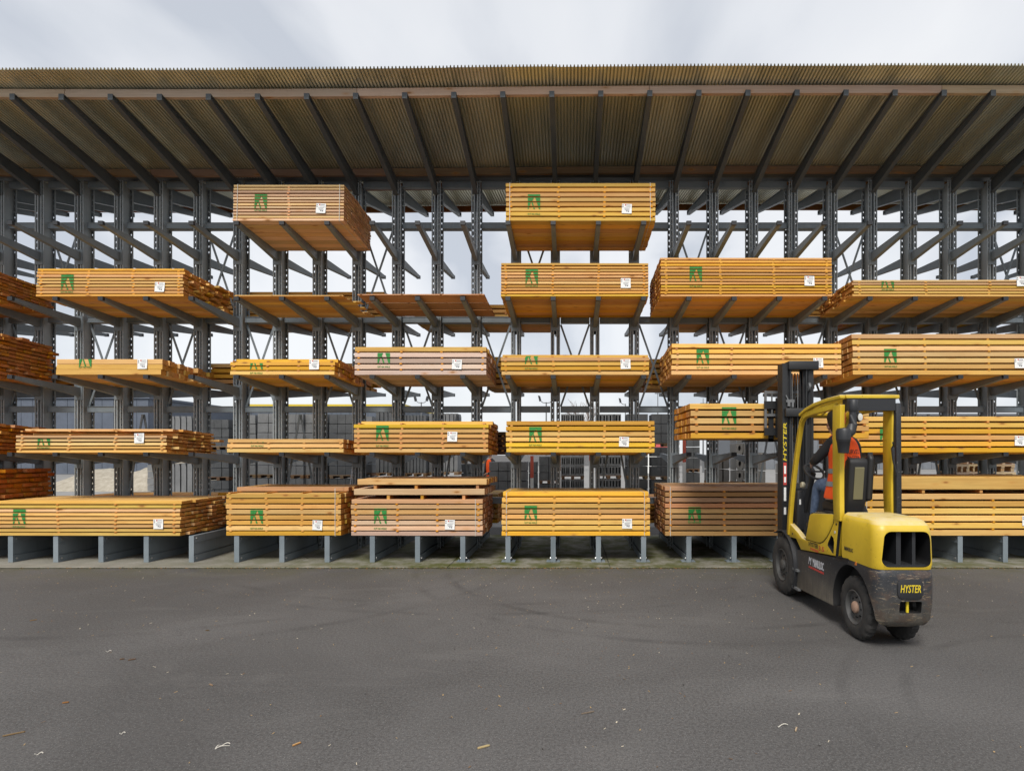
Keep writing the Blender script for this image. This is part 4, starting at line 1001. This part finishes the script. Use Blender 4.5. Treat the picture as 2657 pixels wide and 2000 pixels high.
drv, body, _, _ = person('person in an orange hi-vis vest and jeans driving the forklift', (CX + .005, 5.90, 1.355), SXP, ch)
rings = [(-.09, .02, -.12, .245, .185), (-.09, .02, -.10, .250, .190), (-.07, .01, .02, .230, .172), (-.05, .01, .14, .220, .164), (LEAN * .45, .02, .28, .215, .165), (LEAN * .6, .04, .40, .225, .155), (LEAN * .75, .055, .475, .205, .132), (LEAN * .85, .065, .525, .135, .100), (LEAN * .9, .07, .545, .085, .075)]
vst = vest_on(body, rings, SXP)
band(vst, (-.074, .011, .005, .240, .179), (-.066, .011, .055, .236, .176), SXP); band(vst, (-.050, .012, .135, .230, .172), (-.050, .014, .185, .230, .172), SXP)
text_obj('CURVEL', 'lettering', M['jacket'], vst, ((-.10 + LEAN * .5) * SXP, -.150, .335), (1, 0, 0), (0, .12, .99), .21 * SXP, .045)
text_obj('MATTER', 'lettering', M['jacket'], vst, ((-.08 + LEAN * .5) * SXP, -.152, .280), (1, 0, 0), (0, .05, 1), .19 * SXP, .035)
mb = MB(); n = 16                         # hair cap
hr = [(LEAN * 1.06, .120, .565, .066, .050), (LEAN * 1.08, .130, .610, .088, .078), (LEAN * 1.12, .148, .665, .098, .098), (LEAN * 1.15, .163, .720, .094, .106), (LEAN * 1.18, .168, .765, .072, .086), (LEAN * 1.2, .168, .790, .034, .040)]
for a, b, c, d, e_ in hr:
    for k in range(n): q = 2 * math.pi * k / n; mb.v.append(((a + d * math.cos(q)) * SXP, b + e_ * math.sin(q), c))
for i in range(len(hr) - 1):
    for k in range(n): mb.f.append((i * n + k, i * n + (k + 1) % n, (i + 1) * n + (k + 1) % n, (i + 1) * n + k)); mb.m.append(0)
mb.f.append(tuple((len(hr) - 1) * n + k for k in range(n))); mb.m.append(0)
mb.build('hair', M['hair'], body, 80)
# ------------------------------------------------------------------ the yard behind
ORD = ['first', 'second', 'third', 'fourth', 'fifth', 'sixth', 'seventh', 'eighth', 'ninth', 'tenth', 'eleventh', 'twelfth', 'thirteenth', 'fourteenth', 'fifteenth', 'sixteenth', 'seventeenth', 'eighteenth', 'nineteenth', 'twentieth', 'twenty-first', 'twenty-second', 'twenty-third', 'twenty-fourth', 'twenty-fifth', 'twenty-sixth']
def blockmesh(kind, m):
    mb = MB()
    if kind == 'plain': mb.box(-.5, .5, 0, 1, 0, 1)
    elif kind == 'hollow':                 # block with two slots running through
        for x0, x1 in ((-.5, -.36), (-.10, .10), (.36, .5)): mb.box(x0, x1, 0, 1, .18, .86)
        mb.box(-.5, .5, 0, 1, 0, .18); mb.box(-.5, .5, 0, 1, .86, 1); mb.box(-.36, -.10, .5, .95, .18, .86); mb.box(.10, .36, .5, .95, .18, .86)
    elif kind == 'round':
        q = [(.20 * math.cos(2 * math.pi * i / 12), .55 + .26 * math.sin(2 * math.pi * i / 12)) for i in range(12)]
        out = []
        for a, b in q:
            s_ = max(abs(a) / .5, abs(b - .5) / .5); out.append((a / s_, .5 + (b - .5) / s_))
        vs = [(a, 0, b) for a, b in q] + [(a, 0, b) for a, b in out] + [(a, .6, b) for a, b in q]
        mb.add(vs, [(i, (i + 1) % 12, 12 + (i + 1) % 12, 12 + i) for i in range(12)] + [(i, (i + 1) % 12, 24 + (i + 1) % 12, 24 + i) for i in range(12)] + [tuple(range(24, 36))])
        for x in (-.5, .5): mb.add([(x, 0, 0), (x, 1, 0), (x, 1, 1), (x, 0, 1)], [(0, 1, 2, 3)])
        mb.add([(-.5, 0, 1), (.5, 0, 1), (.5, 1, 1), (-.5, 1, 1)], [(0, 1, 2, 3)])
    elif kind == 'bars':
        mb.prism([(-.5, 0), (.2, 0), (.34, .1), (.34, .9), (.2, 1), (-.5, 1)], 'y', 0, 1)
    return mb.mesh('block', m)
BM = {(k, c): blockmesh(k, M[c]) for k in ('plain', 'hollow', 'round', 'bars') for c in ('block', 'block_dark', 'block_light')}
def pallet_mesh():
    mb = MB()
    for x in (-.42, 0, .42): mb.box(x - .07, x + .07, .02, .98, 0, .55)
    for y in (.0, .24, .48, .72, .90): mb.box(-.5, .5, y, y + .10, .75, 1.0)
    for x in (-.5, -.07, .36): mb.box(x, x + .14, 0, 1, .55, .75)
    return mb.mesh('pallet', M['wood'])
PAL = pallet_mesh()
def stack(label, x0, x1, ytop, d, kind, colr, packs, nc, nr, depth=.62):
    X0, X1 = PX(x0, d), PX(x1, d); w = X1 - X0; Zt = PZ(ytop, d)
    root = empty('block_stack', ((X0 + X1) / 2, d, .006), label, 'block stack', 'concrete block stacks in the yard')
    ph, rs = .10, random.Random(int(x0)); H = (Zt - .006) / packs
    for p in range(packs):
        z0 = p * H; o = link('pallet', PAL, root, (0, 0, z0)); o.scale = (w, depth, ph); o.color = (.26, .17, .10, 1)
        bh = (H - ph) / nr
        for r_ in range(nr):
            off = (rs.uniform(-.01, .01))
            for c in range(nc):
                o = link('block', BM[(kind, colr)], root, (-w / 2 + (c + .5) * w / nc + off * .4, rs.uniform(-.012, .012), z0 + ph + r_ * bh)); o.scale = (w / nc * .955, depth, bh * .94)
    return root
ST = [(366, 430, 893, 17.6, 'bars', 'block', 2, 5, 1), (447, 494, 905, 17.0, 'plain', 'block_dark', 3, 3, 3), (504, 552, 895, 17.4, 'plain', 'block', 3, 3, 3), (556, 603, 892, 17.2, 'plain', 'block', 3, 2, 3),
      (607, 655, 893, 17.0, 'plain', 'block', 3, 3, 3), (659, 706, 893, 17.1, 'plain', 'block', 3, 2, 3), (711, 764, 894, 17.0, 'plain', 'block_dark', 3, 3, 3), (770, 804, 898, 18.5, 'plain', 'block', 3, 2, 3), (812, 866, 886, 17.6, 'bars', 'block_dark', 3, 6, 1),
      (872, 921, 893, 17.9, 'bars', 'block_dark', 3, 7, 1), (926, 990, 889, 18.2, 'bars', 'block', 3, 7, 1), (996, 1046, 915, 19.5, 'plain', 'block_dark', 2, 3, 4), (1056, 1138, 996, 16.2, 'plain', 'block', 1, 4, 5), (1142, 1160, 996, 17.0, 'plain', 'block_dark', 1, 1, 4), (1164, 1206, 985, 16.8, 'plain', 'block_dark', 2, 2, 3),
      (1212, 1262, 893, 16.6, 'hollow', 'block', 3, 5, 3), (1288, 1342, 893, 16.8, 'hollow', 'block', 3, 4, 3), (1354, 1400, 893, 16.6, 'plain', 'block_dark', 3, 2, 3), (1408, 1468, 893, 16.4, 'plain', 'block_dark', 3, 3, 3), (1484, 1512, 940, 17.5, 'plain', 'block_dark', 2, 2, 3), (1532, 1578, 985, 16.0, 'bars', 'block_light', 2, 3, 2), (1590, 1622, 930, 16.4, 'round', 'block_light', 3, 2, 2), (1628, 1654, 975, 16.8, 'plain', 'block_light', 1, 2, 3),
      (318, 348, 1003, 18.0, 'plain', 'block', 1, 2, 6), (1690, 1728, 1000, 18.0, 'plain', 'block_light', 1, 3, 4), (1960, 1990, 990, 19.0, 'plain', 'block_light', 1, 2, 4)]
kd = {'plain': 'solid blocks', 'hollow': 'hollow blocks with slots', 'round': 'blocks with round holes', 'bars': 'upright kerb stones'}; kc = {'block': 'grey', 'block_dark': 'dark grey', 'block_light': 'pale'}
for i, s_ in enumerate(sorted(ST)):
    stack('%s stack from the left of the yard, %s %s on pallets' % (ORD[i], kc[s_[5]], kd[s_[4]]), *s_)
# marker posts wrapped in red and white, poles, kiosk, lamps
M['redwhite'] = mat('red_white_tape', (.62, .12, .08), .6)
for i, (x, y0, c) in enumerate(((1149, 985, 'white post wrapped in orange tape left of the dark block stacks'), (1208, 960, 'white post wrapped in orange tape by the slotted blocks'), (1276, 925, 'red and white post between the two slotted block stacks'), (1478, 930, 'patched white post right of the dark block stacks'))):
    d = 16.1; X = PX(x, d); zt = PZ(y0, d); r_ = empty('marker_post', (X, d, .006), c, 'post', 'marker posts in the yard')
    mb = MB(); mb.box(-.045, .045, -.02, .02, 0, zt * .62); mb.build('post', M['white'], r_)
    mb = MB(); mb.box(-.042, .046, -.022, .022, zt * .62, zt); mb.build('tape', M['redwhite'] if i != 1 else M['hub'], r_)
for i, (x, xt) in enumerate(((747, 757), (757, 764), (763, 771))):
    mb = MB(); d = 14.6; mb.tube([(PX(x, d), d, .006), (PX(xt, d), d + .5, PZ(918, d))], .012, 8); tag(mb.build('leaning_pole', M['silver'], None, 50), ('leftmost', 'middle', 'rightmost')[i] + ' of three thin pale poles leaning behind the rack', 'pole', 'leaning poles')
def building(name, label, X0, X1, Y, Z, col, band=None, D=14):
    r_ = empty(name, ((X0 + X1) / 2, Y, 0), label, 'building'); m = m_steel(name + '_cladding', col, tuple(c * 1.25 for c in col), .55); w = X1 - X0; mb = MB()
    mb.box(-w / 2, w / 2, .1, D, 0, Z); mb.build('wall', m, r_)
    n = int(w / .9)
    for i in range(n):                     # cladding panels with open joints
        mb = MB() if i == 0 else mb
        if i == 0: mb.box(0, w / n - .03, 0, .1, .02, Z - .05); pm = mb.mesh('cladding_panel', m)
        link('cladding_panel', pm, r_, (-w / 2 + i * w / n, 0, 0))
    mb = MB(); mb.box(-w / 2 - .15, w / 2 + .15, -.12, D + .1, Z, Z + (.22 if band else .18)); mb.build('fascia', band or m, r_)
    return r_
M['yband'] = mat('yellow_fascia', (.62, .46, .04), .5)
building('warehouse', 'dark blue-grey metal warehouse beyond the yard, far left', -62, -33.5, 46, 6.0, (.085, .10, .13))
building('warehouse', 'low warehouse with a yellow fascia band behind the grey block stacks', -34.5, -17.5, 61, 6.6, (.075, .09, .115), M['yband'])
building('warehouse', 'grey warehouse beyond the yard, far right behind the forklift', 18.5, 62, 60, 5.6, (.14, .15, .165))
kr = empty('kiosk', (PX(1432, 48), 48, 0), 'white kiosk with a red sign band right of the dark blocks', 'kiosk')
mb = MB(); mb.box(-1.3, 1.3, 0, 3, 0, 3.0); mb.build('wall', M['white'], kr); mb = MB(); mb.box(-1.5, 1.5, -.3, 3.1, 3.0, 3.15); mb.build('roof', M['white'], kr); mb = MB(); mb.box(-1.0, 1.25, -.06, -.01, 2.1, 2.65); mb.build('sign', mat('red_sign', (.55, .10, .10), .5), kr); mb = MB(); mb.box(-.5, .4, -.03, .0, .2, 1.9); mb.build('door', M['block'], kr)
def lamp(label, x, y, d, heads):
    X, Zt = PX(x, d), PZ(y, d); r_ = empty('street_lamp', (X, d, 0), label, 'lamp'); mb = MB(); mb.tube([(0, 0, 0), (0, 0, Zt * .96)], [.07, .045], 8); mb.build('pole', M['greymetal'], r_, 50)
    for s_ in heads:
        mb = MB(); mb.tube([(0, 0, Zt * .95), (s_ * .25, 0, Zt * .955), (s_ * .45, 0, Zt * .985)], .03, 6); mb.build('arm', M['greymetal'], r_)
        mb = MB(); mb.prism([(s_ * .36, Zt * .985), (s_ * .50, Zt * .97), (s_ * .60, Zt + .26), (s_ * .44, Zt + .22)], 'y', -.13, .13); mb.build('head', M['plastic'], r_)
lamp('double-headed yard lamp seen above the centre bundles', 1180, 862, 42, (-1, 1)); lamp('small single-headed yard lamp right of the bare tree', 1351, 866, 52, (-1,)); lamp('thin yard lamp left of the double-headed one', 910, 862, 46, (-1, 1))
def mast_pole(label, x, y, d):
    mb = MB(); mb.tube([(PX(x, d), d, 0), (PX(x, d), d, PZ(y, d))], [.09, .03], 6); mb.box(PX(x, d) - .25, PX(x, d) + .25, d - .05, d + .05, PZ(y, d) - .5, PZ(y, d) - .42); tag(mb.build('aerial_mast', M['greymetal'], None, 50), label, 'mast')
mast_pole('thin aerial mast between the centre and right bays', 1421, 838, 50); mast_pole('short aerial mast above the forklift load', 1519, 860, 50)
# bare tree
def bare_tree(label, x, ytop, d, seed, spread):
    X = PX(x, d); H = PZ(ytop, d); rt = random.Random(seed); r_ = empty('bare_tree', (X, d, 0), label, 'tree'); bark = mat('bark', (.16, .12, .10), .9)
    mb = MB(); mb.tube([(0, 0, 0), (.05, 0, H * .3), (0, 0, H * .45)], [.18, .13, .10], 8); mb.build('trunk', bark, r_, 60)
    cr_ = MB()
    def grow(p, dv_, ln, r, lv):
        q = p + dv_ * ln; cr_.tube([tuple(p), tuple((p + q) / 2 + Vector((rt.gauss(0, .03), rt.gauss(0, .03), 0)) * ln), tuple(q)], [r, r * .8, r * .6], 4)
        if lv == 0: return
        for i in range(4 if lv > 1 else 3):
            nd = (dv_ + Vector((rt.gauss(0, spread), rt.gauss(0, spread), rt.uniform(.0, .3)))).normalized(); grow(p + dv_ * ln * rt.uniform(.45, 1), nd, ln * rt.uniform(.55, .8), r * .58, lv - 1)
    for i in range(5): grow(Vector((0, 0, H * rt.uniform(.25, .45))), Vector((rt.gauss(0, .35), rt.gauss(0, .35), 1)).normalized(), H * .24, .07, 3)
    cr_.build('crown', bark, r_)
bare_tree('bare leafless tree on the skyline above the centre bundles', 1258, 846, 55, 4, .30)
bare_tree('small bare tree on the skyline left of the weathered bundle', 1452, 900, 62, 9, .34)
# conifer
def conifer(label, x, ytop, d, seed):
    X, H = PX(x, d), PZ(ytop, d); rt = random.Random(seed); r_ = empty('conifer', (X, d, 0), label, 'tree'); mb = MB(); mb.tube([(0, 0, 0), (0, 0, H * .9)], [.16, .03], 6); mb.build('trunk', mat('fir_bark', (.06, .045, .035), .9), r_)
    mb = MB()
    for i in range(1500):
        h = rt.random() ** 1.2; rad = (1 - h) * H * .21 * (0.75 + .25 * math.sin(h * 40)) * rt.uniform(.25, 1); a = rt.uniform(0, 6.28); p = Vector((rad * math.cos(a), rad * math.sin(a), H * (.12 + .88 * h))); s_ = H * .030
        t = Vector((math.cos(a), math.sin(a), -.35)); u = Vector((-math.sin(a), math.cos(a), rt.uniform(-.4, .4))); mb.add([p - u * s_ * .6, p + u * s_ * .6, p + t * s_ * 1.6], [(0, 1, 2)], 0)
    mb.build('crown', mat('fir_needles', (.028, .050, .038), .9), r_)
conifer('dark conifer on the skyline left of the weathered bundle', 1432, 902, 66, 2)
# a yard worker behind the low grey stack
wk = [[('pelvis', (0, 0, .95), (.15, .12), 'jeans'), ('waist', (0, 0, 1.10), (.14, .11), 'jacket'), ('chest', (0, .02, 1.30), (.175, .125), 'jacket'), ('collar', (0, .03, 1.47), (.10, .085), 'jacket'), ('neck', (0, .04, 1.55), .055, 'skin'), ('jaw', (0, .06, 1.61), (.07, .078), 'skin'), ('skull', (0, .05, 1.70), (.083, .098), 'skin'), ('crown', (0, .04, 1.765), (.055, .068), 'skin')],
      [('collar', 0, 0, 0), ('shl', (-.20, .03, 1.42), .075, 'jacket'), ('ell', (-.29, .10, 1.15), .055, 'jacket'), ('wrl', (-.22, .34, 1.08), .042, 'jacket'), ('lhand', (-.18, .42, 1.08), (.036, .022), 'skin')],
      [('collar', 0, 0, 0), ('shr', (.20, .03, 1.42), .075, 'jacket'), ('elr', (.28, .06, 1.13), .055, 'jacket'), ('wrr', (.25, .20, .92), .042, 'jacket'), ('rhand', (.24, .25, .85), (.036, .022), 'skin')],
      [('pelvis', 0, 0, 0), ('hipl', (-.10, 0, .88), .10, 'jeans'), ('knl', (-.11, .02, .48), .072, 'jeans'), ('anl', (-.12, -.02, .10), .05, 'jeans'), ('tol', (-.13, .15, .045), .04, 'shoe')],
      [('pelvis', 0, 0, 0), ('hipr', (.10, 0, .88), .10, 'jeans'), ('knr', (.11, .02, .48), .072, 'jeans'), ('anr', (.12, -.02, .10), .05, 'jeans'), ('tor', (.13, .15, .045), .04, 'shoe')]]
wk += fingers('l', (-.22, .34, 1.08), (-.18, .42, 1.08), (.2, 0, -1), (1, 0, 0)); wk += fingers('r', (.25, .20, .92), (.24, .25, .85), (0, .6, -.5), (1, 0, 0))
wr_, wb_, _, _ = person('person in an orange vest standing behind the low grey block stack', (PX(1061, 17.3), 17.3, .006), .62, wk, R(150))
wv_ = vest_on(wb_, [(0, .0, .90, .20, .16), (0, .0, .92, .205, .165), (0, .0, 1.1, .185, .15), (0, .01, 1.28, .215, .16), (0, .02, 1.42, .20, .135), (0, .03, 1.49, .13, .10), (0, .03, 1.51, .085, .08)], .62)
band(wv_, (0, 0, 1.05, .197, .16), (0, 0, 1.10, .195, .158), .62)
mb = MB(); mb.lathe([(0, .104), (.02, .108), (.07, .098), (.11, .065), (.125, 0)], (0, .045, 1.70), 'z', 16, 0, None, .62); mb.build('helmet', M['white'], wb_, 60)
# gravel and pallets
mb = MB(); rg = random.Random(5); nx, ny = 40, 14
for i in range(nx + 1):
    for j in range(ny + 1):
        u, v = i / nx * 2 - 1, j / ny * 2 - 1; h = max(0, 1 - abs(u) ** 2.4) * max(0, 1 - v * v) * 1.0 * (1 + .25 * math.sin(u * 7) + .1 * rg.uniform(-1, 1)); mb.v.append((-20 + u * 4.5, 28 + v * 2.6, .004 + h))
for i in range(nx):
    for j in range(ny): mb.f.append((i * (ny + 1) + j, i * (ny + 1) + j + 1, (i + 1) * (ny + 1) + j + 1, (i + 1) * (ny + 1) + j)); mb.m.append(0)
tag(mb.build('gravel_heap', m_concrete('gravel', (.26, .23, .18), (.44, .40, .33), 0, 3), None, 60), 'pale gravel heap in the yard seen under the left bundles', 'gravel heap')
for i, (x, n_, d) in enumerate(((2080, 5, 15.0), (2104, 6, 15.4), (2168, 6, 15.2))):
    r_ = empty('pallet_stack', (PX(x, d), d, .006), ('leftmost', 'middle', 'rightmost')[i] + ' of three wooden pallet stacks behind the right bay', 'pallet stack', 'pallet stacks')
    for k_ in range(n_ + 2):
        o = link('pallet', PAL, r_, (random.uniform(-.015, .015), 0, k_ * .20)); o.scale = (.34 if i < 2 else .62, .8, .19); o.color = (.55, .42, .27, 1)
mb = MB(); mb.box(-.9, .9, 0, .7, 0, .10); mb.box(-.8, .5, .05, .6, .10, .22); mb.box(-.75, .25, .05, .5, .22, .40); o = mb.build('stone_slabs', M['block_light'], None, None, (PX(183, 15.5), 15.5, .006)); tag(o, 'small pile of pale stone slabs on the yard, seen far left', 'slab pile')

# ------------------------------------------------------------------ litter on the asphalt
def splinter(i, x, y, L, w, rot, col, label):
    d = F * EYE / (y - 978); mb = MB(); pts = []
    mb.prism([(-L / 2, -w / 2), (L / 2 * .9, -w / 2 * .6), (L / 2, 0), (L / 2 * .7, w / 2), (-L / 2 * .8, w / 2 * .8), (-L / 2, w * .1)], 'z', 0, .006)
    o = mb.build('wood_splinter', M['wood'], None, None, (PX(x, d), d, .003)); o.rotation_euler = (R(random.uniform(-2, 4)), R(random.uniform(-3, 3)), R(rot)); o.color = (*[c * .62 for c in col], 1)
    tag(o, label, 'splinter', 'wood splinters on the asphalt')
for i, a in enumerate([(1045, 1614, .075, .016, 24, (.60, .46, .28), 'pale wood splinter on the asphalt below the picture centre'), (641, 1608, .050, .013, 48, (.62, .40, .18), 'light wood splinter on the asphalt beside the white loop'), (285, 1425, .050, .014, 30, (.22, .13, .07), 'dark wood splinter, right one of a pair left of centre'), (264, 1424, .03, .012, 25, (.22, .13, .07), 'short dark splinter, left one of a pair left of centre'), (142, 1518, .036, .014, 18, (.16, .10, .06), 'dark bark chip on the asphalt near the left edge'),
                       (72, 1340, .055, .010, 40, (.34, .24, .13), 'thin brown splinter on the asphalt far left'), (448, 1362, .030, .014, 5, (.20, .13, .07), 'small dark chip on the asphalt below the second ground bundle'), (92, 1222, .05, .016, 8, (.62, .36, .16), 'orange chip against the apron edge far left'), (704, 1222, .055, .022, 3, (.70, .52, .30), 'pale block offcut against the apron edge'), (1720, 1576, .06, .010, 60, (.58, .46, .30), 'thin pale splinter on the asphalt in front of the forklift'),
                       (1270, 1540, .09, .007, 20, (.40, .33, .24), 'faint grey splinter on the asphalt right of centre'), (456, 1480, .05, .010, -35, (.45, .33, .2), 'short tan splinter on the asphalt left of centre'), (30, 1586, .10, .008, 38, (.42, .30, .16), 'long thin bark strip in the lower left corner')]): splinter(i, *a)
def loop(x, y, s_, label, open_=False):
    d = F * EYE / (y - 978); pts = [(s_ * (1.0 * math.cos(t) + .25 * math.cos(2 * t + 1)), s_ * (.45 * math.sin(t) + .2 * math.cos(t)), .006 + .006 * math.sin(3 * t)) for t in [i * .3 for i in range(20 if not open_ else 9)]]
    mb = MB(); mb.tube(pts, .0026, 5); o = mb.build('plastic_strap', M['strap'], None, 60, (PX(x, d), d, 0)); o.rotation_euler = (0, 0, R(25)); tag(o, label, 'strap', 'strap scraps')
loop(480, 1612, .034, 'white plastic strap loop lying on the asphalt left of centre'); loop(80, 1631, .022, 'crumpled white strap scrap near the lower left corner', True); loop(262, 1586, .016, 'tiny white strap scrap on the asphalt, left', True); loop(232, 1408, .022, 'short white strap scrap far left on the asphalt', True)
loop(1690, 1572, .05, 'curled white strap scrap in front of the forklift', True)
cr2 = MB(); rc = random.Random(11)
for i in range(1500):
    y = 8.5 - abs(rc.gauss(0, 1.9)) if i % 3 else rc.uniform(2.6, 8.5); x = rc.uniform(-9, 8) if i % 4 else rc.gauss(.5, 1.6)
    if y < 2.3: continue
    L = rc.uniform(.003, .012) * (1.6 if rc.random() < .06 else 1); w = rc.uniform(.0015, .0045); a = rc.uniform(0, 3.14); c, s_ = math.cos(a), math.sin(a)
    cr2.add([(x - c * L - s_ * w, y - s_ * L + c * w, .002), (x - c * L + s_ * w, y - s_ * L - c * w, .002), (x + c * L + s_ * w, y + s_ * L - c * w, .005), (x + c * L - s_ * w, y + s_ * L + c * w, .006)], [(0, 1, 2, 3)], rc.choice((0, 0, 1, 1, 2, 3)))
tag(cr2.build('wood_crumbs', [mat('chip_tan', (.34, .23, .11), .9), mat('chip_brown', (.15, .09, .05), .9), mat('chip_pale', (.48, .42, .32), .9), mat('chip_dark', (.03, .028, .026), .9)]), 'scattered wood crumbs and bark bits over the asphalt', 'wood crumbs', kind='stuff')
